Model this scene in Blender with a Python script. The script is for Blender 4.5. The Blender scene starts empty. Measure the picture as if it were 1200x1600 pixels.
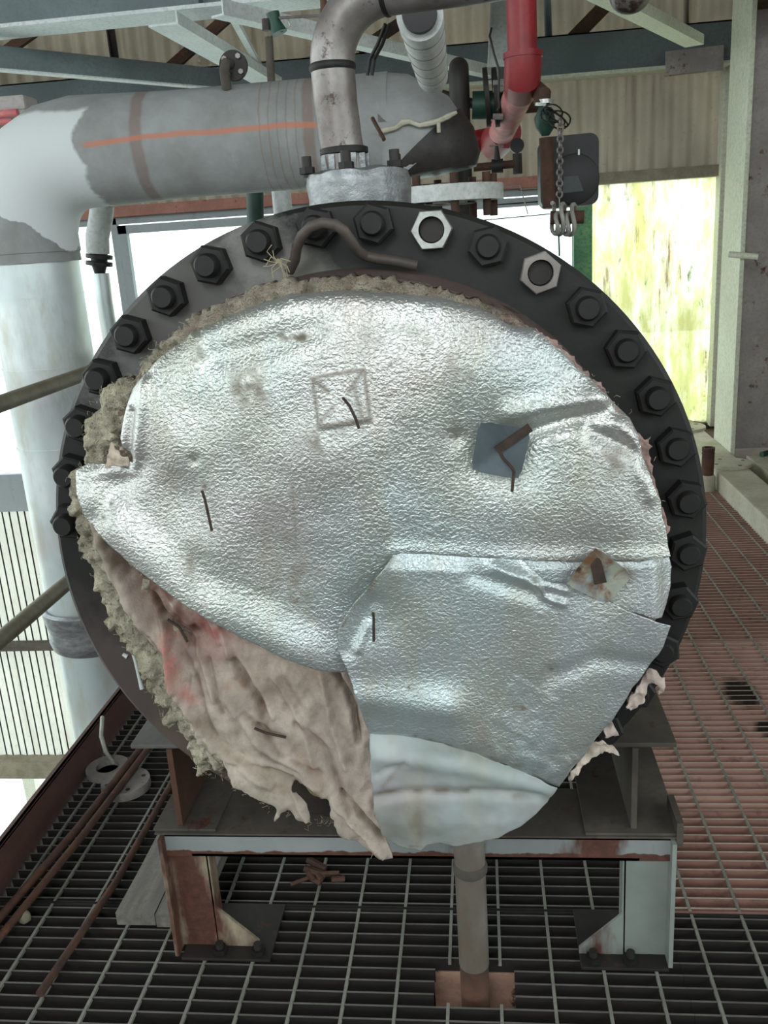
import bpy, bmesh, math, random
import numpy as np
from mathutils import Vector, Matrix, noise as mnoise
random.seed(7); rng = np.random.default_rng(7)
C = bpy.context.scene.collection
SC = bpy.context.scene
# ------------------------------------------------------------------ camera
CAMH = 1.38; FPX = 1400.0
_N = np.array([315, 4790., 1436]); _N /= np.linalg.norm(_N)
_D = np.array([142, -440, FPX]); _D -= _D.dot(_N)*_N; _D /= np.linalg.norm(_D)
_R = np.cross(_N, _D)
if _R[0] < 0: _R = -_R
CM = np.array([_R, _D, -_N])            # camera(x right,y down,z forward) -> world
cam = bpy.data.cameras.new('camera'); camo = bpy.data.objects.new('camera', cam); C.objects.link(camo)
cam.sensor_fit = 'VERTICAL'; cam.sensor_height = 24; cam.lens = 24*FPX/1600; cam.clip_start = .02; cam.clip_end = 200
m = Matrix(((CM[0][0], -CM[0][1], -CM[0][2], 0), (CM[1][0], -CM[1][1], -CM[1][2], 0), (CM[2][0], -CM[2][1], -CM[2][2], CAMH), (0, 0, 0, 1)))
camo.matrix_world = m
SC.camera = camo
# ------------------------------------------------------------------ view, world, lights
SC.view_settings.view_transform = 'Standard'; SC.view_settings.look = 'None'
SC.view_settings.gamma = 1; SC.view_settings.use_curve_mapping = False
SC.view_settings.exposure = 0.0
w = bpy.data.worlds.new('world'); SC.world = w; w.use_nodes = True
wn = w.node_tree.nodes; wl = w.node_tree.links; wn.clear()
tc = wn.new('ShaderNodeTexCoord'); sp = wn.new('ShaderNodeSeparateXYZ'); cr = wn.new('ShaderNodeValToRGB')
mr = wn.new('ShaderNodeMapRange'); mr.inputs[1].default_value = -1; mr.inputs[2].default_value = 1
bg = wn.new('ShaderNodeBackground'); wo = wn.new('ShaderNodeOutputWorld')
wl.new(tc.outputs['Generated'], sp.inputs[0]); wl.new(sp.outputs['Z'], mr.inputs[0]); wl.new(mr.outputs[0], cr.inputs[0])
e = cr.color_ramp.elements
e[0].position = 0.0; e[0].color = (.05, .05, .045, 1)
e[1].position = 1.0; e[1].color = (.85, .97, 1.0, 1)
n = e.new(.44); n.color = (.10, .10, .09, 1)
n = e.new(.485); n.color = (.86, .95, .93, 1)
wl.new(cr.outputs[0], bg.inputs[0]); bg.inputs[1].default_value = 2.7; wl.new(bg.outputs[0], wo.inputs[0])

def area(name, loc, target, size, power, col=(1, 1, 1), sy=None):
    l = bpy.data.lights.new(name, 'AREA'); l.shape = 'RECTANGLE'; l.size = size; l.size_y = sy or size
    l.energy = power; l.color = col
    o = bpy.data.objects.new(name, l); C.objects.link(o); o.location = loc
    o.rotation_euler = (Vector(target)-Vector(loc)).to_track_quat('-Z', 'Y').to_euler(); return o
area('added_foil_light', (-.7, -2.3, 3.5), (-.25, 1.3, 1.0), 1.2, 50, (.93, 1, .99), 1.0)  # lamp added behind the camera to brighten the foil, no roof opening there
area('right_side_light', (2.8, 3.8, 2.9), (1.2, 4.2, 0), .9, 16, (1, .99, .86), .9)  # area lamp on the right aimed at the curb; no window is modelled there

# ------------------------------------------------------------------ pixel -> place helpers
def ray(px, py):
    px = np.asarray(px, float); py = np.asarray(py, float)
    c = np.stack([px-600, py-800, np.full_like(px, FPX)], -1)
    return c @ CM.T
def at(px, py, Y):
    r = ray(px, py); t = Y/r[1]; return Vector((r[0]*t, Y, r[2]*t+CAMH))
def atz(px, py, z=0.):
    r = ray(px, py); t = (z-CAMH)/r[2]; return Vector((r[0]*t, r[1]*t, z))

# ------------------------------------------------------------------ materials
def lin(c):
    return tuple(((v/255)/12.92 if v/255 <= .04045 else ((v/255+.055)/1.055)**2.4) for v in c)+(1,)
class NT:
    def __init__(s, name):
        s.m = bpy.data.materials.new(name); s.m.use_nodes = True
        s.n = s.m.node_tree.nodes; s.l = s.m.node_tree.links
        s.b = s.n['Principled BSDF']; s.tc = s.n.new('ShaderNodeTexCoord'); s.out = s.n['Material Output']
        s.co = s.tc.outputs['Object']
    def map(s, scale=(1, 1, 1)):
        mp = s.n.new('ShaderNodeMapping'); mp.inputs['Scale'].default_value = scale
        s.l.new(s.co, mp.inputs[0]); return mp.outputs[0]
    def noise(s, scale, detail=4, rough=.6, stretch=(1, 1, 1), dist=0):
        t = s.n.new('ShaderNodeTexNoise'); t.inputs['Scale'].default_value = scale
        t.inputs['Detail'].default_value = detail; t.inputs['Roughness'].default_value = rough
        t.inputs['Distortion'].default_value = dist
        s.l.new(s.map(stretch), t.inputs['Vector']); return t.outputs['Fac']
    def ramp(s, fac, stops):
        r = s.n.new('ShaderNodeValToRGB'); el = r.color_ramp.elements
        while len(el) < len(stops): el.new(.5)
        for k, (p, c) in enumerate(stops):
            el[k].position = p; el[k].color = c if len(c) == 4 else lin(c)
        s.l.new(fac, r.inputs[0]); return r.outputs[0]
    def mask(s, fac, a, b):
        r = s.n.new('ShaderNodeMapRange'); r.inputs[1].default_value = a; r.inputs[2].default_value = b
        s.l.new(fac, r.inputs[0]); return r.outputs[0]
    def mix(s, fac, a, b, mode='MIX'):
        x = s.n.new('ShaderNodeMix'); x.data_type = 'RGBA'; x.blend_type = mode
        for sock, v in ((x.inputs[0], fac), (x.inputs[6], a), (x.inputs[7], b)):
            if hasattr(v, 'links'): s.l.new(v, sock)
            elif isinstance(v, (int, float)): sock.default_value = v
            else: sock.default_value = v if len(v) == 4 else lin(v)
        return x.outputs[2]
    def math(s, op, a, b=0.):
        x = s.n.new('ShaderNodeMath'); x.operation = op
        for k, v in ((0, a), (1, b)):
            if hasattr(v, 'links'): s.l.new(v, x.inputs[k])
            else: x.inputs[k].default_value = v
        return x.outputs[0]
    def attr(s, name):
        a = s.n.new('ShaderNodeAttribute'); a.attribute_name = name; return a
    def bump(s, h, strength=.3, dist=.002, prev=None):
        b = s.n.new('ShaderNodeBump'); b.inputs['Strength'].default_value = strength; b.inputs['Distance'].default_value = dist
        s.l.new(h, b.inputs['Height'])
        if prev is not None: s.l.new(prev, b.inputs['Normal'])
        s.l.new(b.outputs[0], s.b.inputs['Normal']); return b.outputs[0]
    def set(s, col=None, rough=None, metal=None, spec=None):
        for k, v in (('Base Color', col), ('Roughness', rough), ('Metallic', metal), ('Specular IOR Level', spec)):
            if v is None: continue
            if hasattr(v, 'links'): s.l.new(v, s.b.inputs[k])
            elif isinstance(v, (int, float)): s.b.inputs[k].default_value = v
            else: s.b.inputs[k].default_value = v if len(v) == 4 else lin(v)
        return s
def paint(name, a, b, rust=None, amt=.6, rough=.6, metal=0, scale=6, bumps=.15, stretch=(1, 1, 1), fine=60):
    """weathered surface: colour a drifting to b, rust patches where the noise is above amt"""
    t = NT(name)
    c = t.mix(t.mask(t.noise(scale, 5, .6, stretch), .35, .65), a, b)
    c = t.mix(t.mask(t.noise(fine, 3, .7), .45, .8), c, tuple(int(v*.8) for v in a))
    if rust:
        rr = t.noise(scale*1.7, 6, .7, stretch)
        rc = t.ramp(t.noise(fine, 4, .7), [(.3, rust), (.7, tuple(int(v*.55) for v in rust))])
        c = t.mix(t.mask(rr, amt, amt+.06), c, rc)
    t.set(c, rough, metal); t.bump(t.noise(fine*1.5, 4, .7), bumps, .002)
    return t.m
M = {}
M['black'] = paint('black_flange_paint', (28, 27, 25), (19, 18, 17), (66, 52, 46), .66, .55, 0, 5)
M['dark'] = paint('dark_iron', (52, 46, 42), (32, 30, 28), (86, 56, 44), .6, .6)
M['nut'] = paint('blackened_nut', (27, 26, 24), (18, 17, 16), (44, 34, 30), .62, .6, 0, 30)
M['galv'] = paint('bright_galvanised', (205, 205, 200), (165, 168, 165), None, 1, .35, .7, 20)
M['rustpipe'] = paint('rusty_pipe', (96, 66, 52), (62, 44, 38), (120, 74, 50), .6, .8, 0, 14)
M['steel'] = paint('bare_steel_pipe', (164, 158, 156), (112, 102, 98), (84, 66, 58), .56, .42, .5, 9, .1, (1, 1, 1), 90)
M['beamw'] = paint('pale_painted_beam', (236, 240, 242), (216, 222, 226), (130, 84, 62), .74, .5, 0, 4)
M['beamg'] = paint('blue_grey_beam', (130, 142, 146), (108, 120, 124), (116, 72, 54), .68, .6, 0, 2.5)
M['beamb'] = paint('brown_brace', (98, 74, 58), (66, 52, 44), (120, 76, 52), .55, .8, 0, 8)
M['framep'] = paint('grey_green_frame_paint', (112, 108, 104), (94, 90, 86), (130, 74, 56), .62, .6, 0, 7)
M['frames'] = paint('dusty_shelf_steel', (92, 84, 76), (66, 60, 54), (96, 58, 44), .6, .8, 0, 9)
M['greyf'] = paint('loose_flange_grey', (160, 152, 146), (120, 112, 108), (92, 76, 68), .6, .7, 0, 14)
M['toe'] = paint('red_oxide_plate', (108, 74, 68), (88, 62, 58), (84, 56, 48), .6, .65, 0, 6)
M['rail'] = paint('dull_handrail', (146, 138, 118), (120, 110, 92), (104, 76, 54), .7, .55, 0, 12)
M['wood'] = paint('weathered_plank', (138, 132, 124), (108, 104, 98), None, 1, .9, 0, 6, .4, (8, .7, 8), 90)
M['white'] = paint('dirty_white_wrap', (226, 230, 230), (204, 206, 204), (140, 104, 88), .7, .6, 0, 12, .3)
M['foil'] = paint('foil_tape_wrap', (164, 166, 168), (120, 122, 126), None, 1, .42, .6, 25, .8, (1, 1, 3), 40)
M['red'] = paint('red_pipe_paint', (158, 36, 44), (128, 26, 34), (110, 40, 40), .72, .45, 0, 9)
M['pink'] = paint('dusty_red_pipe', (222, 150, 150), (196, 90, 96), (150, 110, 104), .66, .6, 0, 12)
M['green'] = paint('dark_green_paint', (44, 84, 70), (28, 56, 50), (60, 50, 40), .66, .5, 0, 10)
M['plastic'] = paint('black_plastic', (34, 35, 36), (26, 27, 28), None, 1, .5, 0, 5, .1)
M['curb'] = paint('concrete_curb', (205, 200, 182), (180, 172, 152), (120, 96, 76), .68, .8, 0, 7)
M['coil'] = paint('pale_hose', (176, 174, 166), (140, 138, 130), None, 1, .5, 0, 20)
M['cable'] = paint('black_cable', (30, 30, 30), (24, 24, 24), None, 1, .5)
M['pin'] = paint('rusty_pin', (74, 56, 48), (48, 38, 34), None, 1, .7, .2, 60)
M['colmn'] = paint('column_shade_grey', (186, 178, 176), (160, 150, 148), (128, 78, 58), .60, .6, 0, 4)  # tone of the column web, its shade put into the colour
M['coll'] = paint('column_lit_pale', (222, 226, 208), (212, 214, 194), None, 1, .6, 0, 3)  # tone of the column flange, window light put into the colour
M['below'] = paint('lower_floor', (40, 34, 30), (24, 21, 19), None, 1, .9, 0, 2)
M['roof'] = paint('roof_sheet', (84, 80, 74), (66, 62, 56), None, 1, .8, 0, 2)
M['debris'] = paint('debris', (150, 140, 122), (106, 98, 86), None, 1, .9, 0, 40)
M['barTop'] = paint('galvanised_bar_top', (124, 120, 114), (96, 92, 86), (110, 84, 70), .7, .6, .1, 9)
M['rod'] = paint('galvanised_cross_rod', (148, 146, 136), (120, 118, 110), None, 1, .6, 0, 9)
M['barD'] = paint('shaded_bar_side', (36, 29, 26), (22, 19, 18), None, 1, .8, 0, 3)  # same brown bar faces as on the right, their shade put into colour

def wallmat(name, a, b, streak, trans=None):
    t = NT(name)
    c = t.mix(t.mask(t.noise(1.4, 5, .6), .35, .65), a, b)
    c = t.mix(t.mask(t.noise(9, 4, .7, (1, 1, .06)), .56, .85), c, streak)
    c = t.mix(t.mask(t.noise(40, 3, .7), .62, .8), c, tuple(int(v*.7) for v in a))
    t.set(c, .75); t.bump(t.noise(60, 3), .1, .003); return t.m
M['wall'] = wallmat('beige_corrugated', (172, 164, 152), (152, 145, 134), (116, 106, 96))
M['wallL'] = wallmat('pale_corrugated', (228, 227, 220), (218, 217, 210), (198, 192, 182))
M['panel'] = wallmat('grey_sill_panel', (160, 166, 168), (146, 152, 156), (130, 134, 136))
# translucent fibreglass sheet with rust and moss streaks
t = NT('fibreglass_sheet')
c = t.mix(t.mask(t.noise(5, 5, .7, (1, 1, .35)), .45, .62), (246, 246, 232), (212, 210, 150))
c = t.mix(t.mask(t.noise(7, 5, .75, (1.6, 1, .22)), .56, .70), c, (136, 98, 56))
c = t.mix(t.mask(t.noise(11, 5, .7, (1.2, 1, .5)), .62, .76), c, (96, 130, 64))
tr = t.n.new('ShaderNodeBsdfTranslucent'); t.l.new(c, tr.inputs[0])
tp = t.n.new('ShaderNodeBsdfTransparent'); t.l.new(c, tp.inputs[0])
mx = t.n.new('ShaderNodeMixShader'); mx.inputs[0].default_value = .25
t.l.new(tr.outputs[0], mx.inputs[1]); t.l.new(tp.outputs[0], mx.inputs[2]); t.l.new(mx.outputs[0], t.out.inputs[0])
M['fibreglass'] = t.m
# window glass: dusty, nearly clear
t = NT('dusty_glass'); tp = t.n.new('ShaderNodeBsdfTransparent'); tp.inputs[0].default_value = (.97, 1, .99, 1)
df = t.n.new('ShaderNodeBsdfTranslucent'); df.inputs[0].default_value = (.9, .95, .93, 1)
mx = t.n.new('ShaderNodeMixShader'); mx.inputs[0].default_value = .15
t.l.new(tp.outputs[0], mx.inputs[1]); t.l.new(df.outputs[0], mx.inputs[2]); t.l.new(mx.outputs[0], t.out.inputs[0])
M['glass'] = t.m
# brown bars, with two dark spilt spots
def barmat(name, a, b, spots=()):
    t = NT(name); c = t.mix(t.mask(t.noise(3, 5, .6), .35, .65), a, b)
    c = t.mix(t.mask(t.noise(16, 4, .7), .55, .75), c, tuple(int(v*.6) for v in a))
    sx = t.n.new('ShaderNodeSeparateXYZ'); t.l.new(t.co, sx.inputs[0])
    for (x, y, rx, ry) in spots:
        dx = t.math('DIVIDE', t.math('SUBTRACT', sx.outputs[0], x), rx); dy = t.math('DIVIDE', t.math('SUBTRACT', sx.outputs[1], y), ry)
        d = t.math('ADD', t.math('MULTIPLY', dx, dx), t.math('MULTIPLY', dy, dy))
        d = t.math('ADD', d, t.math('MULTIPLY', t.noise(30, 3), 1.0))
        c = t.mix(t.mask(d, 1.7, 1.0), c, (30, 18, 14))
    t.set(c, .8); t.bump(t.noise(70, 4, .7), .3, .002); return t.m
M['barM'] = barmat('brown_bar_side', (150, 112, 100), (126, 90, 80))
M['barB'] = barmat('pale_brown_bar_side', (172, 136, 124), (152, 114, 102), [(.765, 2.56, .055, .10), (.80, 2.35, .06, .05), (.62, 3.05, .06, .05)])
# embossed aluminium sheet
def alu(name, stucco=1.0, base=(204, 207, 202), rough=.37, metal=.76):
    t = NT(name)
    c = t.mix(t.mask(t.noise(5, 5, .6), .35, .7), base, tuple(int(v*.93) for v in base))
    c = t.mix(t.math('MULTIPLY', t.mask(t.noise(3.0, 3, .5), .48, .62), .7), c, (190, 206, 208))
    c = t.mix(t.math('MULTIPLY', t.mask(t.noise(3.4, 3, .5, (1, 1, 1.3)), .48, .64), .38), c, (208, 194, 202))
    c = t.mix(t.math('MULTIPLY', t.mask(t.noise(7, 5, .65, (1.6, 1, .5)), .48, .68), .55), c, (186, 180, 162))
    d = t.attr('dirt'); c = t.mix(t.math('MULTIPLY', d.outputs['Fac'], .85), c, (112, 98, 80))
    st = t.math('MULTIPLY', t.mask(t.noise(14, 6, .75, (1, 1, .35)), .56, .78), .35); c = t.mix(st, c, (150, 138, 120))
    t.set(c, t.math('ADD', t.math('MULTIPLY', d.outputs['Fac'], .4), rough), metal)
    p = t.bump(t.noise(205, 1.0, .5, (1, 1, 1.3), .6), min(.62, .66*stucco), .0024)
    t.bump(t.noise(22, 3, .5), .10, .003, p)
    return t.m
M['alu'] = alu('stucco_aluminium'); M['alu2'] = alu('stucco_aluminium_lower', .9, (198, 204, 206), .41, .68)
M['alu3'] = alu('flattened_aluminium_flap', .10, (132, 128, 120), .6, .12)
M['alup'] = alu('pipe_aluminium', .06, (232, 240, 242), .40, .5)
# soft insulation, tinted by a painted-in attribute: stains, plus shade in the cloth creases
def soft(name, fine, bst, bd):
    t = NT(name); col = t.attr('tint')
    c = t.mix(t.math('MULTIPLY', t.mask(t.noise(60, 5, .75), .45, .8), .45), col.outputs['Color'], (104, 92, 74))
    t.set(c, .95, 0, .1); p = t.bump(t.noise(fine, 5, .75), bst, bd); t.bump(t.noise(fine*.25, 4, .6), bst*.8, bd*3, p)
    return t.m
M['fabric'] = soft('glass_cloth', 260, .4, .002); M['fibre'] = soft('mineral_wool', 170, 1.0, .006)
# big lagged pipe: grey mastic, stains, orange chalk line, pale fresh coat near the elbow
t = NT('grey_mastic_lagging')
sx = t.n.new('ShaderNodeSeparateXYZ'); t.l.new(t.co, sx.inputs[0])
c = t.mix(t.mask(t.noise(5, 6, .65), .35, .65), (162, 164, 165), (136, 137, 136))
def band(t, c, sx, x0, wd, col, amt=.8, wob=.02):
    d = t.math('ABSOLUTE', t.math('SUBTRACT', t.math('ADD', sx.outputs[0], t.math('MULTIPLY', t.noise(9, 4), wob)), x0+wob/2))
    return t.mix(t.math('MULTIPLY', t.mask(d, wd, wd*.6), amt), c, col)
c = band(t, c, sx, -.965, .022, (122, 92, 82), .55)
c = band(t, c, sx, -.46, .020, (128, 100, 84), .6)
for k in range(5): c = band(t, c, sx, -.60+k*.026, .003, (130, 104, 84), .4)
c = t.mix(t.math('MULTIPLY', t.mask(t.noise(12, 5, .7, (1, 1, .25)), .6, .75), .5), c, (176, 178, 180))
ln = t.math('ABSOLUTE', t.math('SUBTRACT', t.math('ADD', sx.outputs[2], t.math('MULTIPLY', t.noise(3, 2), .05)), 1.742))
ln = t.mask(ln, .010, .006); ln = t.math('MULTIPLY', ln, t.mask(sx.outputs[0], -1.13, -1.11)); ln = t.math('MULTIPLY', ln, t.mask(sx.outputs[0], -.36, -.38))
c = t.mix(t.math('MULTIPLY', ln, .7), c, (200, 118, 88))
edge = t.math('ADD', sx.outputs[0], t.math('MULTIPLY', t.noise(6, 4), .16))
pm = t.math('MULTIPLY', t.mask(t.math('ADD', sx.outputs[2], t.math('MULTIPLY', t.noise(4, 4), .06)), 1.845, 1.835), t.math('MULTIPLY', t.mask(edge, -1.035, -1.05), t.mask(t.math('ADD', t.math('ADD', sx.outputs[2], t.math('MULTIPLY', sx.outputs[0], .9)), t.math('MULTIPLY', t.noise(6, 4), .12)), .345, .35)))
c = t.mix(t.math('MULTIPLY', pm, .9), c, (222, 226, 228))
t.set(c, .62); t.bump(t.noise(70, 4, .7), .3, .003); M['mastic'] = t.m
M['tar'] = paint('black_tar_coat', (40, 36, 36), (62, 56, 54), (104, 98, 92), .66, .5, 0, 6)
M['chip'] = paint('chipped_white_over_black', (214, 204, 190), (196, 184, 172), (24, 22, 22), .46, .6, 0, 7)

# ------------------------------------------------------------------ mesh helpers
def link(name, bm, mats, parent=None, smooth=False, loc=None):
    me = bpy.data.meshes.new(name); bm.normal_update(); bm.to_mesh(me); bm.free()
    for q in (mats if isinstance(mats, (list, tuple)) else [mats]): me.materials.append(q)
    if smooth:
        for p in me.polygons: p.use_smooth = True
        try: me.set_sharp_from_angle(angle=math.radians(38))
        except Exception: pass
    o = bpy.data.objects.new(name, me); C.objects.link(o)
    if parent is not None:
        o.parent = parent; o.matrix_parent_inverse = Matrix.Translation(parent.location).inverted()
    return o
def empty(name, loc):
    o = bpy.data.objects.new(name, None); o.location = loc; o.empty_display_size = .05; C.objects.link(o); return o
def tag(o, label=None, cat=None, group=None, kind=None):
    if label: o['label'] = label
    if cat: o['category'] = cat
    if group: o['group'] = group
    if kind: o['kind'] = kind
    return o
def bx(bm, x0, x1, y0, y1, z0, z1, mi=0):
    v = [bm.verts.new(p) for p in ((x0, y0, z0), (x1, y0, z0), (x1, y1, z0), (x0, y1, z0), (x0, y0, z1), (x1, y0, z1), (x1, y1, z1), (x0, y1, z1))]
    fs = []
    for f in ((0, 3, 2, 1), (4, 5, 6, 7), (0, 1, 5, 4), (1, 2, 6, 5), (2, 3, 7, 6), (3, 0, 4, 7)):
        g = bm.faces.new([v[i] for i in f]); g.material_index = mi; fs.append(g)
    return fs
def bevel(bm, w=.003, seg=2):
    bmesh.ops.bevel(bm, geom=list(bm.edges), offset=w, segments=seg, affect='EDGES', profile=.6)
def box(name, x0, x1, y0, y1, z0, z1, mat, parent=None, bev=.003):
    bm = bmesh.new(); bx(bm, x0, x1, y0, y1, z0, z1)
    if bev: bevel(bm, bev)
    return link(name, bm, mat, parent)
def tube(bm, pts, r, seg=20, closed_ends=True, mi=0, hollow=None):
    pts = [Vector(p) for p in pts]; n = len(pts); rs = r if isinstance(r, (list, tuple)) else [r]*n
    T = [(pts[min(i+1, n-1)]-pts[max(i-1, 0)]).normalized() for i in range(n)]
    up = Vector((0, 0, 1)) if abs(T[0].z) < .9 else Vector((1, 0, 0))
    u = T[0].cross(up).normalized(); rings = []
    for i in range(n):
        if i: u = (u - T[i]*u.dot(T[i])).normalized()
        v = T[i].cross(u)
        rings.append([bm.verts.new(pts[i]+(u*math.cos(2*math.pi*k/seg)+v*math.sin(2*math.pi*k/seg))*rs[i]) for k in range(seg)])
    for a, b in zip(rings, rings[1:]):
        for k in range(seg):
            f = bm.faces.new((a[k], a[(k+1) % seg], b[(k+1) % seg], b[k])); f.material_index = mi
    if closed_ends:
        for rg in (rings[0][::-1], rings[-1]):
            f = bm.faces.new(rg); f.material_index = mi
    return rings
def tub(name, pts, r, mat, parent=None, seg=20, smooth=True):
    bm = bmesh.new(); tube(bm, pts, r, seg); bmesh.ops.recalc_face_normals(bm, faces=bm.faces[:]); return link(name, bm, mat, parent, smooth)
def arc(p0, p1, p2, r, n=8):
    """p0->p1->p2 with the corner at p1 rounded to radius r"""
    p0, p1, p2 = map(Vector, (p0, p1, p2)); a = (p0-p1).normalized(); b = (p2-p1).normalized()
    th = a.angle(b)/2; d = r/math.tan(th); c = p1+(a+b).normalized()*(r/math.sin(th))
    s, e_ = p1+a*d-c, p1+b*d-c; out = []
    for k in range(n+1):
        t_ = k/n; ang = s.angle(e_); out.append(c+(s*math.sin((1-t_)*ang)+e_*math.sin(t_*ang))/math.sin(ang))
    return out
def prism(bm, poly, d, mi=0):
    """poly: 3-D polygon, extruded by vector d"""
    d = Vector(d); a = [bm.verts.new(p) for p in poly]; b = [bm.verts.new(Vector(p)+d) for p in poly]; n = len(a)
    fs = [bm.faces.new(a), bm.faces.new(b[::-1])]+[bm.faces.new((a[i], b[i], b[(i+1) % n], a[(i+1) % n])) for i in range(n)]
    for f in fs: f.material_index = mi
    bmesh.ops.recalc_face_normals(bm, faces=fs)
def plate(name, poly, d, mat, parent=None):
    bm = bmesh.new(); prism(bm, poly, d); return link(name, bm, mat, parent)
def sweep(name, prof, p0, p1, mat, parent=None, up=(0, 0, 1)):
    """straight rolled section: prof is a list of rectangles (u0,u1,v0,v1) across the axis"""
    p0, p1 = Vector(p0), Vector(p1); ax = (p1-p0); L = ax.length; ax.normalize(); u = ax.cross(Vector(up)).normalized(); v = u.cross(ax)
    bm = bmesh.new()
    for (a, b, c_, d) in prof:
        q = [p0+u*a+v*c_, p0+u*b+v*c_, p0+u*b+v*d, p0+u*a+v*d]; prism(bm, q, ax*L)
    return link(name, bm, mat, parent)
def I(w, h, t=.012): return [(-w/2, w/2, 0, t), (-w/2, w/2, h-t, h), (-t/2, t/2, t, h-t)]
def L(w, h, t=.008): return [(-w/2, w/2, 0, t), (w/2-t, w/2, t, h)]
def lathe(bm, prof, axis='Y', c=(0, 0, 0), seg=64, mi=0):
    """prof: (r, h) pairs round an axis"""
    rings = []
    for r, h in prof:
        rg = []
        for k in range(seg):
            a = 2*math.pi*k/seg; x, z = r*math.cos(a), r*math.sin(a)
            p = (c[0]+x, c[1]+h, c[2]+z) if axis == 'Y' else ((c[0]+x, c[1]+z, c[2]+h) if axis == 'Z' else (c[0]+h, c[1]+x, c[2]+z))
            rg.append(bm.verts.new(p))
        rings.append(rg)
    for a, b in zip(rings, rings[1:]):
        for k in range(seg):
            f = bm.faces.new((a[k], a[(k+1) % seg], b[(k+1) % seg], b[k])); f.material_index = mi
    if prof[0][0] > 1e-6: bm.faces.new(rings[0])
    if prof[-1][0] > 1e-6: bm.faces.new(rings[-1][::-1])
    bmesh.ops.recalc_face_normals(bm, faces=bm.faces[:])
def lat(name, prof, mat, parent=None, axis='Y', c=(0, 0, 0), seg=64):
    bm = bmesh.new(); lathe(bm, prof, axis, c, seg); return link(name, bm, mat, parent, True)
def hexnut(name, loc, r, h, mat, parent, rot=0., axis=(0, 1, 0), hole=None):
    bm = bmesh.new(); q = Vector(axis).to_track_quat('Z', 'X'); n = 6
    def P(rr, k, z, nn=6): a = 2*math.pi*k/nn+rot; return Vector(loc)+q@Vector((rr*math.cos(a), rr*math.sin(a), z))
    if hole:
        N = 24; o1 = []; 
        def hexr(a): a = (a-rot) % (math.pi/3)-math.pi/6; return r*math.cos(math.pi/6)/math.cos(a)
        rg = []
        for (fr, z) in ((0, h), (0, .1*h), (.94, 0), (1, 0), (1, h)):
            ring = []
            for k in range(N):
                a = 2*math.pi*k/N+rot; rr = hexr(a) if fr == 0 else hole
                if fr == .94: rr = hole+(hexr(a)-hole)*.85
                ring.append(bm.verts.new(Vector(loc)+q@Vector((rr*math.cos(a), rr*math.sin(a), z))))
            rg.append(ring)
        for a_, b_ in zip(rg, rg[1:]+rg[:1]):
            for k in range(N): bm.faces.new((a_[k], a_[(k+1) % N], b_[(k+1) % N], b_[k]))
    else:
        a0 = [bm.verts.new(P(r, k, h)) for k in range(6)]; a1 = [bm.verts.new(P(r, k, h*.12)) for k in range(6)]; a2 = [bm.verts.new(P(r*.88, k, 0)) for k in range(6)]
        for a, b in ((a0, a1), (a1, a2)):
            for k in range(6): bm.faces.new((a[k], a[(k+1) % 6], b[(k+1) % 6], b[k]))
        bm.faces.new(a0); bm.faces.new(a2)
    bmesh.ops.recalc_face_normals(bm, faces=bm.faces[:]); return link(name, bm, mat, parent)
def corr(name, x0, x1, z0, z1, y, mat, wl_=.115, amp=.016):
    """corrugated sheet in a plane of constant y, corrugations upright"""
    bm = bmesh.new(); n = int((x1-x0)/wl_*10); a = []; b = []
    for k in range(n+1):
        x = x0+(x1-x0)*k/n; yy = y+amp*math.sin(2*math.pi*x/wl_)
        a.append(bm.verts.new((x, yy, z0))); b.append(bm.verts.new((x, yy, z1)))
    for k in range(n): bm.faces.new((a[k], a[k+1], b[k+1], b[k]))
    r = bmesh.ops.solidify(bm, geom=bm.faces[:], thickness=.004)
    return link(name, bm, mat, None, True)
def structure(o): o['kind'] = 'structure'; return o

# ------------------------------------------------------------------ the setting: end wall, windows, roof, floors
WY = 6.30
structure(corr('wall_back', -5.2, 3.2, 2.50, 4.6, WY+.03, M['wall']))
structure(corr('wall_back_upper', -5.2, 3.2, 1.70, 2.52, WY+.03, M['wall']))
structure(corr('wall_back_lower', -5.2, .2, -1.52, -.41, WY+.03, M['wallL'], .125, .004))
structure(corr('wall_back_bottom', -5.2, .2, -2.58, -1.50, WY+.03, M['wallL'], .125, .004))
structure(box('trim_1', -5.2, .72, WY-.03, WY+.02, -.41, -.17, M['panel']))                 # grey sill panel
structure(box('trim_2', -5.2, .2, WY-.10, WY+.02, -1.55, -1.51, M['frames']))
structure(box('trim_3', -5.2, .2, WY-.10, WY+.06, -2.72, -2.57, M['rail']))
structure(box('trim_4', -5.2, .78, WY-.08, WY+.05, 1.665, 1.735, paint('rusty_head_angle', (168, 112, 98), (140, 92, 78), (110, 70, 56), .6)))
structure(box('trim_5', .3, 1.62, WY-.07, WY+.05, 1.655, 1.725, M['rail']))
structure(box('trim_6', .74, 1.7, WY-.05, WY+.05, -.02, .06, M['frames']))
structure(corr('window_2', .74, 1.56, .05, 1.67, WY+.02, M['fibreglass'], .13, .02))
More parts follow.
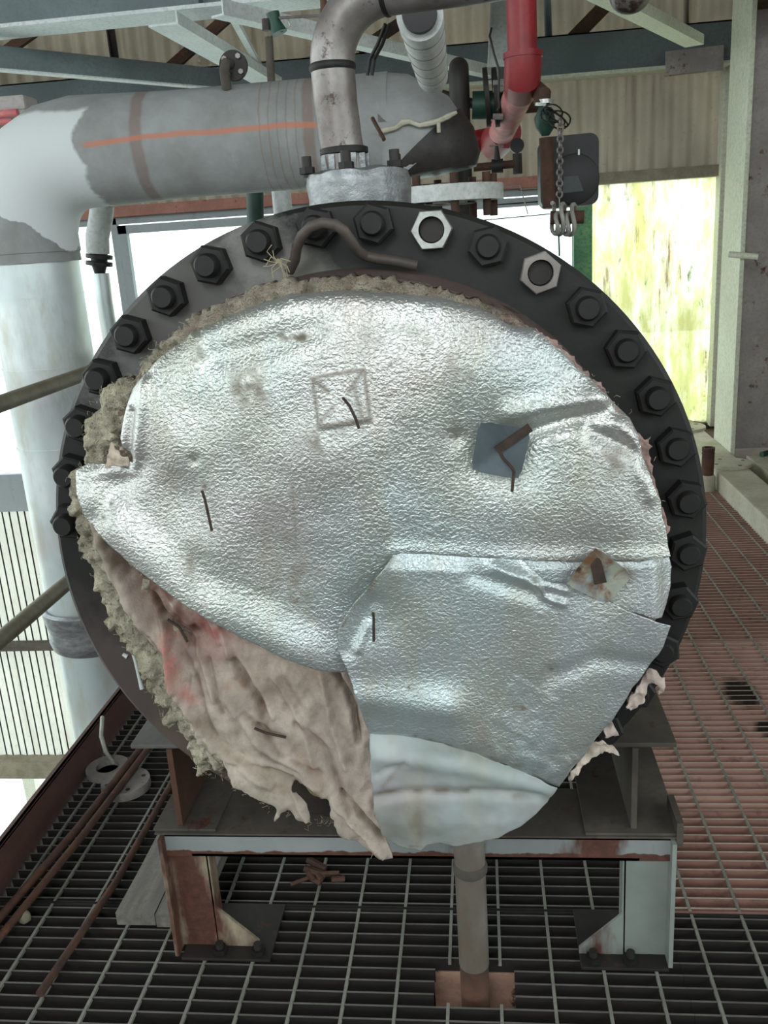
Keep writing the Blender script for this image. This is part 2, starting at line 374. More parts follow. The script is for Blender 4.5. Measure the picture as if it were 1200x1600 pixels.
# steel window: frame, mullions, panes
def window():
    bm = bmesh.new()
    for x in (-5.15, -3.9, -2.50, -1.3, -.1, .64): bx(bm, x, x+.045, WY-.02, WY+.03, -.17, 1.66)
    bx(bm, -5.15, .68, WY-.02, WY+.03, -.17, -.12); bx(bm, -5.15, .68, WY-.02, WY+.03, 1.62, 1.665)
    f = structure(link('window_1', bm, M['panel']))
    bm = bmesh.new(); bx(bm, -5.12, .66, WY, WY+.004, -.13, 1.63); link('pane', bm, M['glass'], f)
    bm = bmesh.new(); bx(bm, -2.44, -2.38, WY-.05, WY, -.1, 1.61); bx(bm, -2.44, .6, WY-.05, WY, 1.555, 1.61); link('opening_sash', bm, M['panel'], f)
    return f
window()
structure(box('trim_7', .64, .76, WY-.08, WY+.02, -.1, 1.66, paint('green_post_paint', (60, 118, 84), (110, 160, 110), None, 1, .5)))
structure(box('ceiling', -6, 4, -6, WY+.1, 4.6, 4.66, M['roof'], None, 0))
structure(box('wall_right', 2.3, 2.36, 1.2, WY+.1, 0, 4.6, M['wall'], None, 0))
structure(box('ground', -30, 30, 6.6, 60, -5.3, -5.2, paint('outside_ground', (236, 240, 232), (216, 224, 214), None, 1, .9, 0, .4), None, 0))
structure(box('floor_front_added', -6, 6, -7, -1.21, -.2, 0, paint('added_floor_grey', (96, 92, 86), (78, 74, 70), None, 1, .8, 0, 1), None, 0))  # unseen slab, kept dark for the lower reflection in the foil
structure(box('wall_front_added', -6, 6, -5.1, -5.0, 0, 1.7, paint('added_wall_grey', (120, 116, 106), (104, 100, 92), None, 1, .8, 0, 1), None, 0))  # unseen low wall, shaped to darken the lower foil reflection
structure(box('floor_lower', -1.8, 4, -4, 5.6, -3.7, -3.62, M['below'], None, 0))  # dark slab added so the bright world stays out of the grating gaps
# open steel grating, in panels
M['barTop2'] = paint('pale_bar_top', (206, 190, 178), (176, 158, 146), (120, 92, 78), .7, .6, 0, 9)
def grating(name, x0, x1, y0, y1, side, gaps=()):
    bm = bmesh.new(); P = .0305; k0 = math.ceil((y0-.0)/P); k1 = math.floor(y1/P)
    for k in range(k0, k1+1):
        y = k*P; segs = [(x0, x1)]
        for (gx0, gx1, gy0, gy1) in gaps:
            if gy0 <= y <= gy1:
                n_ = []
                for a, b in segs:
                    if gx0 > a and gx0 < b: n_.append((a, gx0))
                    if gx1 < b and gx1 > a: n_.append((gx1, b))
                    if gx1 <= a or gx0 >= b: n_.append((a, b))
                segs = n_
        for a, b in segs:
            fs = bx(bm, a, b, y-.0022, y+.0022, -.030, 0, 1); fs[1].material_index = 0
    for j in range(math.ceil((x0+.01)/.1), math.floor((x1-.01)/.1)+1):
        x = j*.1+.003; segs = [(y0, y1)]
        for (gx0, gx1, gy0, gy1) in gaps:
            if gx0 < x < gx1:
                segs = [s for a, b in segs for s in (((a, gy0), (gy1, b)) if a < gy0 and gy1 < b else ((a, b),))]
        for a, b in segs: bx(bm, x-.003, x+.003, a, b, -.006, .001, 2)
    for y in (y0, y1): bx(bm, x0, x1, y-.003, y+.003, -.030, .0005, 1)
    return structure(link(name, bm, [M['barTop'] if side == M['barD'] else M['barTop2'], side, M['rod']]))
XM = .352
grating('floor', -1.135, XM, -1.2, 1.597, M['barD'], [(-.125, .03, 1.352, 1.452)])
grating('floor', -1.135, XM, 1.605, 3.4, M['barD'])
grating('floor', -1.135, XM, 3.41, 6.0, M['barD'])
grating('floor', XM+.0005, 1.245, -1.2, 1.597, M['barD'])
grating('floor', XM+.0005, 1.245, 1.605, 1.95, M['barM'])
grating('floor', XM+.0005, 1.245, 1.958, 2.912, M['barB'])
grating('floor', XM+.0005, 1.245, 2.92, 4.4, M['barM'])
grating('floor', XM+.0005, 1.245, 4.41, 6.15, M['barM'])
# supporting joists under the grating
for k, y in enumerate((.2, 1.6, 3.4, 4.9)):
    o = sweep('floor_joist', I(.1, .2), (-1.16, y, -.235), (2.2, y, -.235), M['barD'])
    tag(o, ['dark steel joist under the grating nearest the camera', 'dark steel joist under the grating seam below the support frame', 'dark steel joist under the grating behind the big round flange', 'dark steel joist under the grating near the far wall'][k], 'joist')

# ------------------------------------------------------------------ edge of the platform: toe plate and handrails
TX = -1.14
bm = bmesh.new(); bx(bm, TX-.012, TX, -.6, 4.4, -.06, .098); bx(bm, TX-.022, TX, -.6, 4.4, .090, .098); bevel(bm, .002, 1)
tag(link('toe_plate', bm, M['toe']), 'red brown toe plate along the left edge of the grating', 'toe plate')
g = empty('guard_rail', (-1.18, 2.2, 0)); tag(g, 'dull tubular guard rail with two bars at the left edge', 'railing')
tub('top_rail', [(-1.18, -.6, 1.055), (-1.18, 4.3, 1.065)], .021, M['rail'], g)
tub('middle_rail', [(-1.18, -.6, .512), (-1.18, 4.3, .520)], .021, M['rail'], g)
for y in (-.5, 4.25): tub('post', [(-1.18, y, -.05), (-1.18, y, 1.055)], .021, M['rail'], g)

# ------------------------------------------------------------------ roof steelwork seen above
def beam(name, prof, p0, p1, mat, label, cat='beam', up=(0, 0, 1)):
    return tag(sweep(name, prof, p0, p1, mat, None, up), label, cat)
zB = 2.42
a = at(0, 60, 4.4); b = at(500, 0, 4.4); zm = (a.z+b.z)/2-.03
gd = beam('steel_beam', [(-.11, .11, 0, .016), (-.11, .11, .444, .46)], (-4, 4.5, zm+.05), (3.3, 4.4, zm+.05), M['beamw'], 'heavy girder across the top left corner, flanges coloured pale for the lit underside')
sweep('web', [(-.006, .006, .016, .444)], (-4, 4.5, zm+.05), (3.3, 4.4, zm+.05), M['beamg'], gd)['label'] = 'girder web, its shade put into a darker colour'  # one paint in truth: flanges lightened, web darkened for light and shade
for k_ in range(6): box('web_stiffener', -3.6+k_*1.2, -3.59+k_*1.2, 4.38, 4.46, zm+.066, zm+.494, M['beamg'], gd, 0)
o = sweep('girt', [(-.05, .05, 0, .008), (-.05, .05, .22, .228), (.042, .05, 0, .228)], (-5.2, 6.2, 2.30), (1.62, 6.2, 2.30), M['beamg']); tag(o, 'wide blue grey channel running along the end wall', 'beam')
beam('angle_ledge', [(-.07, .07, 0, .02)], (-.4, 6.13, 2.275), (1.55, 6.13, 2.275), M['coll'], 'thin rusty pale ledge under the blue grey channel at right')
def brace(p, q, z0, z1, wd, ht, mat, label, name='brace'):
    A = atz(*p, z0); B = atz(*q, z1); return beam(name, L(wd, ht), A, B, mat, label, 'brace')
brace((255, 40), (425, 137), 2.30, 2.30, .13, .05, M['beamw'], 'broad pale diagonal brace from girder to end wall, crossing behind the small flanged elbow')
brace((-60, 103), (345, 138), 2.30, 2.30, .05, .10, M['beamg'], 'long low grey brace above the big lagged pipe at left')
sweep('lit_edge_strip', [(-.03, .03, -.008, 0)], atz(-60, 103, 2.30), atz(345, 138, 2.30), M['beamw'], bpy.data.objects['brace.001'])['label'] = 'pale strip standing for the lit lower edge'  # strip added to the brace, light on its edge put into colour
brace((340, 26), (770, 122), 2.30, 2.30, .07, .06, M['beamw'], 'long pale brace descending right behind the bare steel pipe bend')
brace((925, -8), (1085, 72), 2.30, 2.30, .10, .05, M['coll'], 'pale rust-spotted brace meeting the end wall near the right column')
brace((363, 30), (408, 112), 2.36, 2.36, .03, .03, M['beamw'], 'thin pale hanger bar beside the broad diagonal brace')
def wallbar(p, q, wd, mat, label, Y=6.22, name='brace'):
    return beam(name, L(wd, .04), at(*p, Y), at(*q, Y), mat, label, 'brace', (0, -1, 0))
wallbar((205, 160), (362, 22), .075, M['beamb'], 'brown rusty diagonal bar on the end wall left of centre')
wallbar((-10, 95), (60, 45), .075, M['beamb'], 'brown rusty diagonal bar in the upper left corner')
wallbar((862, 95), (962, -8), .085, M['beamb'], 'brown rusty diagonal bar on the end wall right of the red pipe')
wallbar((560, 80), (650, 20), .07, M['beamb'], 'brown rusty diagonal bar glimpsed behind the steel pipe bend')
wallbar((172, 30), (190, 155), .045, M['dark'], 'dark upright bar on the end wall at upper left')
wallbar((855, 0), (858, 92), .045, M['beamg'], 'slim grey upright bar right of the red pipe')
wallbar((1072, -10), (1072, 45), .03, M['wall'], 'slim beige upright strip above the channel beside the right column')
wallbar((783, 0), (778, 104), .12, M['beamw'], 'white upright strut immediately left of the red pipe', 5.6, 'strut')
o = sweep('bracket_channel', [(-.006, .006, 0, .13), (-.05, 0, 0, .01)], at(1040, 118, 6.05), at(1130, 108, 6.05), M['colmn']); tag(o, 'short rust-edged channel stub fixed to the right column', 'bracket')
# right column (H section)
g = empty('steel_column', (1.5, 5.4, .08)); tag(g, 'tall grey steel column with pale edge at the right', 'column')
box('pale_flange', 1.425, 1.45, 5.22, 5.60, .08, 4.6, M['coll'], g)['label'] = 'column flange, window light put into its pale colour'
box('web', 1.45, 1.95, 5.39, 5.405, .08, 4.6, M['colmn'], g, .001)
box('far_flange', 1.95, 1.97, 5.22, 5.60, .08, 4.6, M['colmn'], g)
box('stiffener', 1.45, 1.95, 5.23, 5.39, 2.42, 2.44, M['beamb'], g)['label'] = 'rusty stiffener plate'
o = at(1112, 398, 5.3); tub('pin', [(1.36, 5.2, o.z), (1.50, 5.15, o.z-.02)], .016, M['coll'], g)
# pale angle between column and wall
tag(box('corner_post', 1.545, 1.60, 6.18, 6.29, .05, 2.30, M['coll']), 'pale upright post at the edge of the translucent sheet', 'post')
# curb with round blanks
tag(box('concrete_curb', 1.25, 1.425, .2, 6.2, -.03, .10, M['curb'], None, .008), 'long dusty concrete curb at the right of the grating', 'curb')
tag(box('concrete_curb', 1.50, 2.28, .2, 5.18, -.03, .09, M['curb'], None, .008), 'second dusty curb slab beyond the dark gap at far right', 'curb')
bm = bmesh.new(); bx(bm, 1.427, 1.498, .2, 5.2, -.05, .03); bx(bm, 1.427, 2.28, 5.2, 6.2, -.05, .03)
tag(link('gap_plate', bm, M['rustpipe']), 'rusty floor strip beside the curb under the column', 'plate')
def blank(loc, r, th, label, holes, mat, ph=.4):
    bm = bmesh.new(); lathe(bm, [(0, 0), (r, 0), (r, th*.85), (r*.98, th), (0, th)], 'Z', loc, 48)
    g = link('blind_flange', bm, mat, None, True); tag(g, label, 'flange')
    for k in range(holes):
        a_ = 2*math.pi*k/holes+ph; c_ = (loc[0]+r*.74*math.cos(a_), loc[1]+r*.74*math.sin(a_), loc[2]+th)
        bm = bmesh.new(); lathe(bm, [(0, -.002), (r*.095, -.002), (r*.095, .0006), (0, .0006)], 'Z', c_, 14)
        link('bolt_hole', bm, M['cable'], g, True)
    return g
blank((1.345, 4.93, .10), .115, .016, 'dusty round blank plate lying on the near part of the curb', 4, M['curb'])
blank((1.30, 5.92, .10), .15, .018, 'dusty round blank plate at the far end of the curb', 4, M['curb'])
g = empty('pipe_stub', (1.197, 4.8, 0)); tag(g, 'short rusty threaded pipe stub standing on grating by curb', 'pipe')
lat('coupling', [(0, 0), (.042, 0), (.042, .075), (.034, .085), (0, .085)], M['curb'], g, 'Z', (1.197, 4.8, 0), 24)
lat('nipple', [(0, .08), (.032, .08), (.032, .20), (.034, .205), (.030, .21), (.033, .215), (.033, .235), (.022, .235), (.02, .2), (0, .2)], M['rustpipe'], g, 'Z', (1.197, 4.8, 0), 24)
bm = bmesh.new()
for k in range(14):
    p = (1.72+random.uniform(-.12, .12), 5.02+random.uniform(-.08, .1), .11+random.uniform(0, .05))
    tube(bm, [p, (p[0]+random.uniform(-.09, .09), p[1]+random.uniform(-.06, .06), p[2]+random.uniform(-.02, .04))], random.uniform(.008, .018), 7)
tag(link('scrap_heap', bm, M['green'], None, True), 'greenish scrap lying on the far right curb slab', 'scrap', None, 'stuff')

# ------------------------------------------------------------------ things lying on the grating at left
bm = bmesh.new()
A = atz(172, 1443, .03); B_ = atz(296, 1443, .03)
g = None
x0 = A.x; wd = .17
def plank(name, x0, x1, y0, y1, z0, z1, label):
    bm = bmesh.new(); bx(bm, x0, x1, y0, y1, z0, z1); bmesh.ops.subdivide_edges(bm, edges=bm.edges[:], cuts=3)
    for v in bm.verts: v.co += Vector(mnoise.noise_vector(v.co*9))*.003
    o = link(name, bm, M['wood']); tag(o, label, 'plank'); return o
plank('wooden_plank', x0, x0+.088, 1.535, 2.15, .001, .032, 'grey weathered plank left of the frame leg, outer of two')
plank('wooden_plank', x0+.092, x0+.185, 1.53, 2.12, .001, .034, 'grey weathered plank against the left frame leg, inner of two')
tag(tub('steel_rod', [atz(62, 1553, .012), atz(180, 1380, .014), atz(290, 1185, .014), atz(325, 1120, .014)], .0085, M['rustpipe'], None, 10), 'long rusty rod lying on the grating, ending at lower left', 'rod')
tag(tub('steel_rod', [atz(-40, 1480, .012), atz(120, 1296, .037), atz(262, 1116, .037)], .010, M['rustpipe'], None, 10), 'rusty bar on the grating nearer the toe plate, left of its twin', 'rod')
tag(tub('steel_rod', [atz(-40, 1513, .012), atz(132, 1302, .037), atz(272, 1116, .037)], .009, M['rustpipe'], None, 10), 'rusty bar on the grating touching its twin, on the right side', 'rod')
p = atz(198, 1232, 0); blank((p.x, p.y, .002), .066, .024, 'small round four hole blank flange lying on the grating at left', 4, M['greyf'], .5)
p = atz(165, 1212, 0)
bm = bmesh.new(); lathe(bm, [(.032, 0), (.060, 0), (.060, .016), (.032, .016), (.032, 0)], 'Z', (p.x, p.y+.02, .001), 36)
tag(link('flange_ring', bm, M['greyf'], None, True), 'flat ring flange lying behind the four hole blank', 'flange')
tag(tub('wire_offcut', [atz(160, 1120, .12), atz(158, 1150, .09), atz(165, 1175, .05), atz(178, 1192, .006)], .006, M['coil'], None, 8), 'pale curved strip leaning on the toe plate', 'strip')
for (px_, py_, s, lb) in ((140, 1282, .014, 'small beige rubble lump between rod and flange on grating'), (38, 1432, .014, 'small pale rubble chip at the lower left of the grating')):
    p = atz(px_, py_, s*.6); bm = bmesh.new(); bmesh.ops.create_icosphere(bm, subdivisions=2, radius=s)
    for v in bm.verts: v.co = v.co*(1+.35*mnoise.noise(v.co*60+Vector((px_, 0, 0))))+p
    tag(link('rubble', bm, M['debris'], None, True), lb, 'rubble')
p = atz(508, 1362, .02); bm = bmesh.new()
for k in range(9):
    q = p+Vector((random.uniform(-.05, .05), random.uniform(-.02, .02), random.uniform(-.01, .01)))
    tube(bm, [q, q+Vector((random.uniform(-.05, .05), random.uniform(-.02, .02), random.uniform(-.01, .02)))], random.uniform(.004, .009), 6)
tag(link('rag_scrap', bm, M['rustpipe'], None, True), 'crumpled brown scrap on the grating under the frame', 'scrap', None, 'stuff')

# ------------------------------------------------------------------ support frame under the vessel
SF = empty('support_frame', (-.165, 1.8, 0)); tag(SF, 'painted rusty steel frame standing on the grating, carrying the round vessel', 'frame')
def rustyface(name, p, q, rx, zlo=None):
    t = NT(name); c = t.mix(t.mask(t.noise(6, 5), .35, .65), p, q)
    sx = t.n.new('ShaderNodeSeparateXYZ'); t.l.new(t.co, sx.inputs[0])
    rc = t.ramp(t.noise(50, 4, .7), [(.3, (108, 68, 56)), (.7, (70, 48, 42))])
    if zlo: c = t.mix(t.mask(t.math('SUBTRACT', t.math('MULTIPLY', t.noise(22, 4), .022), t.math('SUBTRACT', sx.outputs[2], zlo)), 0, .002), c, rc)
    if rx:
        d = t.math('ADD', t.noise(7, 5, .65, (1, 1, .35)), t.math('MULTIPLY', t.mask(t.math('ABSOLUTE', t.math('SUBTRACT', sx.outputs[0], rx[0])), rx[1], 0), .25))
        c = t.mix(t.mask(d, rx[2], rx[2]+.12), c, rc)
    t.set(c, .6); t.bump(t.noise(80, 4, .7), .25, .002); return t.m
mbeam = rustyface('beam_face_paint', (152, 156, 156), (134, 138, 138), (.19, .12, .62), .240)
mlegL = rustyface('left_leg_paint', (172, 158, 136), (150, 138, 120), (-.615, .07, .46))
mlegR = rustyface('right_leg_paint', (148, 154, 148), (128, 134, 128), (.20, .1, .66))
bm = bmesh.new(); bx(bm, -.655, .33, 1.463, 1.471, .236, .287); bx(bm, -.655, .33, 1.463, 1.615, .282, .290); bx(bm, -.60, .27, 1.463, 1.52, .236, .242)
link('front_beam', bm, mbeam, SF)
bm = bmesh.new(); bx(bm, -.668, .336, 1.457, 1.61, .2895, .2935); o = link('beam_top_flange', bm, M['frames'], SF); o['label'] = 'dusty brown top flange of the front beam'
for s, X0, X1, mm, lab in ((1, -.655, -.575, mlegL, 'cream leg streaked with red rust'), (-1, .33, .245, mlegR, 'grey green leg with few red spots')):
    bm = bmesh.new(); a_, b_ = sorted((X0, X1))
    bx(bm, a_, b_, 1.478, 1.484, 0.006, .284)                        # web facing the viewer
    bx(bm, X0-.004, X0+.004, 1.445, 1.515, 0.006, .286)             # outer flange
    bx(bm, X1-.003, X1+.003, 1.478, 1.515, 0.006, .284)
    lg = link('leg', bm, mm, SF); lg['label'] = lab
    gx = X1; d = .085*s
    plate('gusset', [(gx, 1.476, .006), (gx+d, 1.476, .006), (gx+d, 1.476, .02), (gx, 1.476, .105)], (0, .007, 0), mm, lg)
    x0, x1 = (X0+.01, X1+.115) if s > 0 else (X1-.085, X0-.004)
    foot = box('base_plate', x0, x1, 1.44, 1.60, .001, .007, M['dark'], lg, .001)
    for bxp in (.42, .85):
        X = (x0+(x1-x0)*(bxp if s > 0 else 1-bxp))
        bp = (X, 1.458, .007)
        n_ = hexnut('anchor_bolt', bp, .015, .012, M['nut'], SF, .3, (0, 0, 1))
        bm = bmesh.new(); lathe(bm, [(0, .006), (.008, .006), (.008, .024), (0, .024)], 'Z', bp, 14); link('bolt_end', bm, M['dark'], n_, True)
    # rear leg
    bm = bmesh.new(); bx(bm, a_, b_, 2.60, 2.606, .004, .284); bx(bm, X0-.004, X0+.004, 2.56, 2.64, .004, .286); link('leg', bm, mm, SF)
for x0, x1, lab in ((-.672, -.545, 'left long shelf flange'), (.17, .345, 'right long shelf flange')):
    box('long_flange', x0, x1, 1.46 if x0 > 0 else 1.463, 2.66, .294, .299, M['frames'], SF, .001)['label'] = lab
box('long_web', -.626, -.614, 1.474, 2.62, .299, .470, paint('rusty_web', (96, 64, 50), (66, 46, 40), (112, 84, 66), .6, .8, 0, 8), SF, .001)
box('long_web', .255, .266, 1.474, 2.62, .299, .470, M['frames'], SF, .001)
o = plate('end_stop', [(.335, 1.455, .275), (.347, 1.455, .275), (.347, 1.455, .325), (.335, 1.455, .325)], (0, .09, 0), M['frames'], SF)
box('saddle_plate', -.698, -.40, 1.478, 2.62, .470, .479, M['framep'], SF, .002)['label'] = 'dusty left saddle plate'
box('saddle_plate', .05, .335, 1.478, 2.62, .470, .479, M['frames'], SF, .002)['label'] = 'brownish right saddle plate'

# ------------------------------------------------------------------ the vessel
VX, VZ, VY = -.174, .942, 1.28
V = empty('heat_exchanger', (VX, 2.2, .48)); tag(V, 'big round vessel end with black bolted flange and torn foil insulation', 'vessel')
# blind flange: black paint, brown low, dusty upper left
t = NT('flange_face_paint')
sx = t.n.new('ShaderNodeSeparateXYZ'); t.l.new(t.co, sx.inputs[0])
c = t.mix(t.mask(t.noise(6, 5), .35, .65), (29, 28, 25), (19, 18, 17))
def blob(x, z, r, amt, col, c, sc=14):
    dx = t.math('SUBTRACT', sx.outputs[0], x); dz = t.math('SUBTRACT', sx.outputs[2], z)
    d = t.math('SQRT', t.math('ADD', t.math('MULTIPLY', dx, dx), t.math('MULTIPLY', dz, dz)))
    d = t.math('ADD', d, t.math('MULTIPLY', t.math('SUBTRACT', t.noise(sc, 6, .7), .5), r*1.2))
    return t.mix(t.math('MULTIPLY', t.mask(d, r, r*.4), amt), c, col)
c = blob(-.42, 1.30, .16, .75, (104, 100, 98), c)
c = blob(-.30, 1.375, .07, .75, (150, 146, 142), c, 30)
c = blob(-.53, 1.19, .08, .7, (128, 126, 126), c, 30)
c = blob(-.24, 1.34, .06, .6, (130, 126, 118), c, 30)
c = blob(-.60, .70, .20, .85, (84, 72, 70), c); c = blob(-.50, .56, .14, .9, (96, 82, 76), c); c = blob(-.38, .50, .12, .7, (88, 74, 66), c)
t.set(c, .55); t.bump(t.noise(60, 5, .7), .25, .002); M['flangeface'] = t.m
lat('end_flange', [(0, 0), (.490, 0), (.4965, .006), (.4965, .088), (.490, .094), (0, .094)], M['flangeface'], V, 'Y', (VX, VY, VZ), 160)
lat('shell_flange', [(0, .10), (.488, .10), (.492, .105), (.492, .185), (.486, .19), (0, .19)], M['black'], V, 'Y', (VX, VY, VZ), 160)
lat('shell', [(0, .19), (.455, .19), (.458, .3), (.458, 1.95), (.40, 2.1), (.2, 2.18), (0, 2.2)], M['mastic'], V, 'Y', (VX, VY, VZ), 128)
RB = .466; A0 = 4.7
def dup(root):
    c_ = root.copy(); C.objects.link(c_)
    for ch in root.children:
        d_ = ch.copy(); C.objects.link(d_); d_.parent = c_
    return c_
BR = []
def stud(loc, shiny=False, proj=.022):
    bm = bmesh.new(); lathe(bm, [(0, -proj-.028), (.0135, -proj-.028), (.0165, -proj-.024), (.0165, .11), (0, .11)] if not shiny else [(0, -.012), (.016, -.012), (.0165, .11), (0, .11)], 'Y', loc, 20)
    s_ = link('stud_bolt', bm, M['nut'] if not shiny else M['dark'], V, True)
    h = hexnut('hex_nut', (loc[0], loc[1]-.024, loc[2]), .0285, .024, M['galv'] if shiny else M['nut'], s_, random.random(), (0, 1, 0), .0175 if shiny else None)
    h.data.materials[0] = h.data.materials[0]; return s_
for k in range(37):
    dg = A0+9.73*k; a_ = math.radians(dg)
    if 186 < dg < 273: continue
    x, z = VX+RB*math.sin(a_), VZ+RB*math.cos(a_)
    if k == 1: s_ = stud((x, VY, z), True); s_['label'] = 'bright galvanised nut with empty dark hole'
    elif k == 3:
        s_ = stud((x, VY, z), True); s_['label'] = 'worn grey nut with dark recessed stud'; s_.children[0].data.materials[0] = M['greyf']
    else: stud((x, VY, z), False, random.choice((.004, .008, .012)) if k < 18 else random.choice((.010, .014, .018)))
# raised ring of the cover and the lifting handle
lat('cover_ring', [(.375, 0), (.375, -.045), (.385, -.058), (.398, -.052), (.404, -.03), (.408, 0)], paint('ring_rust', (104, 86, 80), (78, 66, 62), (60, 50, 46), .6, .7, 0, 10), V, 'Y', (VX, VY, VZ), 160)
yl = VY-.035
hp = [at(x, y, yy) for x, y, yy in ((452, 424, VY-.02), (461, 405, VY-.03), (464, 385, yl-.01), (472, 368, yl-.02), (486, 354, yl-.03), (505, 348, yl-.035), (524, 351, yl-.035), (538, 361, yl-.03), (549, 377, yl-.02), (558, 391, yl-.01), (571, 400, VY-.03), (590, 404, VY-.03), (620, 408, VY-.03), (652, 415, VY-.03))]
tub('lifting_handle', hp, .0072, paint('handle_iron', (92, 80, 74), (66, 58, 54), (104, 66, 54), .6, .6, 0, 16), V, 14)

# ---- torn insulation: every piece is a relief built over its own outline
def fbm(x, y, sc, seed=0., octv=3):
    out = np.zeros(x.shape); xf = x.ravel(); yf = y.ravel(); o = np.empty(xf.size)
    for i in range(xf.size): o[i] = mnoise.fractal((xf[i]*sc+seed, yf[i]*sc-seed, seed), 1., 2., octv)
    return o.reshape(x.shape)
def polydist(px, py, poly):
    """signed distance to polygon (negative inside) and nearest outline point"""
    P = np.array(poly, float); Q = np.roll(P, -1, 0); best = np.full(px.shape, 1e9); bxx = px.copy(); byy = py.copy(); ins = np.zeros(px.shape, bool)
    for (x0, y0), (x1, y1) in zip(P, Q):
        dx, dy = x1-x0, y1-y0; L2 = dx*dx+dy*dy+1e-9
        t_ = np.clip(((px-x0)*dx+(py-y0)*dy)/L2, 0, 1); cx, cy = x0+t_*dx, y0+t_*dy
        d = np.hypot(px-cx, py-cy); k = d < best; best = np.where(k, d, best); bxx = np.where(k, cx, bxx); byy = np.where(k, cy, byy)
        cond = ((y0 > py) != (y1 > py)); xi = x0+(py-y0)*dx/(dy if abs(dy) > 1e-9 else 1e-9)
        ins ^= cond & (px < xi)
    return np.where(ins, -best, best), bxx, byy
def segd(px, py, pts):
    d = np.full(px.shape, 1e9)
    for (x0, y0), (x1, y1) in zip(pts, pts[1:]):
        dx, dy = x1-x0, y1-y0; t_ = np.clip(((px-x0)*dx+(py-y0)*dy)/(dx*dx+dy*dy+1e-9), 0, 1)
        d = np.minimum(d, np.hypot(px-x0-t_*dx, py-y0-t_*dy))
    return d
def roughen(poly, amp, step=7, seed=0, deep=0, spikes=.0):
    r = random.Random(seed); out = []; n = len(poly)
    for i in range(n):
        a_, b_ = Vector(poly[i]), Vector(poly[(i+1) % n]); L_ = (b_-a_).length; m_ = max(1, int(L_/step)); nn = Vector((b_.y-a_.y, a_.x-b_.x)).normalized()
        for j in range(m_):
            q = a_.lerp(b_, j/m_)+nn*r.gauss(0, amp)
            if r.random() < spikes: q += nn*r.uniform(-1, 1)*deep
            out.append((q.x, q.y))
    return out
def sheet(name, poly, Y0, H, step, mats, thick=.0012, attrs=None, parent=None):
    P = np.array(poly, float); x0, y0 = P.min(0)-step; x1, y1 = P.max(0)+step
    gx, gy = np.meshgrid(np.arange(x0, x1, step), np.arange(y0, y1, step)); d, nx_, ny_ = polydist(gx, gy, poly)
    px_ = np.where(d > 0, nx_, gx); py_ = np.where(d > 0, ny_, gy); dd = np.minimum(d, 0)
    ins = d < 0; cell = ins[:-1, :-1] | ins[1:, :-1] | ins[:-1, 1:] | ins[1:, 1:]
    near = d < step*1.5; cell &= near[:-1, :-1] & near[1:, :-1] & near[:-1, 1:] & near[1:, 1:]
    used = np.zeros(d.shape, bool)
    for s in ((slice(None, -1), slice(None, -1)), (slice(1, None), slice(None, -1)), (slice(None, -1), slice(1, None)), (slice(1, None), slice(1, None))): used[s] |= cell
    idx = np.full(d.shape, -1); idx[used] = np.arange(used.sum())
    pu, pv, du = px_[used], py_[used], -dd[used]
    R_ = ray(pu, pv); T_ = Y0/R_[:, 1]; X = R_[:, 0]*T_; Z = R_[:, 2]*T_+CAMH
    h = H(pu, pv, du); Yv = Y0-h
    I_, J_ = np.nonzero(cell)
    F = np.stack([idx[I_, J_], idx[I_+1, J_], idx[I_+1, J_+1], idx[I_, J_+1]], 1)
    # back layer gives the piece its own thickness
    N = len(X); th = thick(pu, pv, du) if callable(thick) else np.full(N, thick)
    V_ = np.concatenate([np.stack([X, Yv, Z], 1), np.stack([X, Yv+th, Z], 1)]); FB = F[:, ::-1]+N
    from collections import Counter
    ed = {}
    for f in F.tolist():
        for a_, b_ in ((f[0], f[1]), (f[1], f[2]), (f[2], f[3]), (f[3], f[0])):
            if (b_, a_) in ed: del ed[(b_, a_)]
            else: ed[(a_, b_)] = 1
    S = [(b_, a_, a_+N, b_+N) for (a_, b_) in ed]
    me = bpy.data.meshes.new(name); me.from_pydata(V_.tolist(), [], F.tolist()+FB.tolist()+S); me.materials.append(mats)
    me.polygons.foreach_set('use_smooth', [True]*len(me.polygons))
    if attrs:
        for k, fn in attrs.items():
            v = fn(pu, pv, du)
            if v.ndim == 1:
                at_ = me.attributes.new(k, 'FLOAT', 'POINT'); at_.data.foreach_set('value', np.concatenate([v, v]))
            else:
                c4 = np.concatenate([v, np.ones((N, 1))], 1); at_ = me.color_attributes.new(k, 'FLOAT_COLOR', 'POINT'); at_.data.foreach_set('color', np.concatenate([c4, c4]).ravel())
    me.update(); o = bpy.data.objects.new(name, me); C.objects.link(o)
    bm = bmesh.new(); bm.from_mesh(me); bmesh.ops.recalc_face_normals(bm, faces=bm.faces[:]); bm.to_mesh(me); bm.free()
    if parent is not None: o.parent = parent; o.matrix_parent_inverse = Matrix.Translation(parent.location).inverted()
    return o
G = lambda d, s: np.exp(-(d/s)**2)
def sm(x, a_, b_): t_ = np.clip((x-a_)/(b_-a_), 0, 1); return t_*t_*(3-2*t_)
YS = 1.125
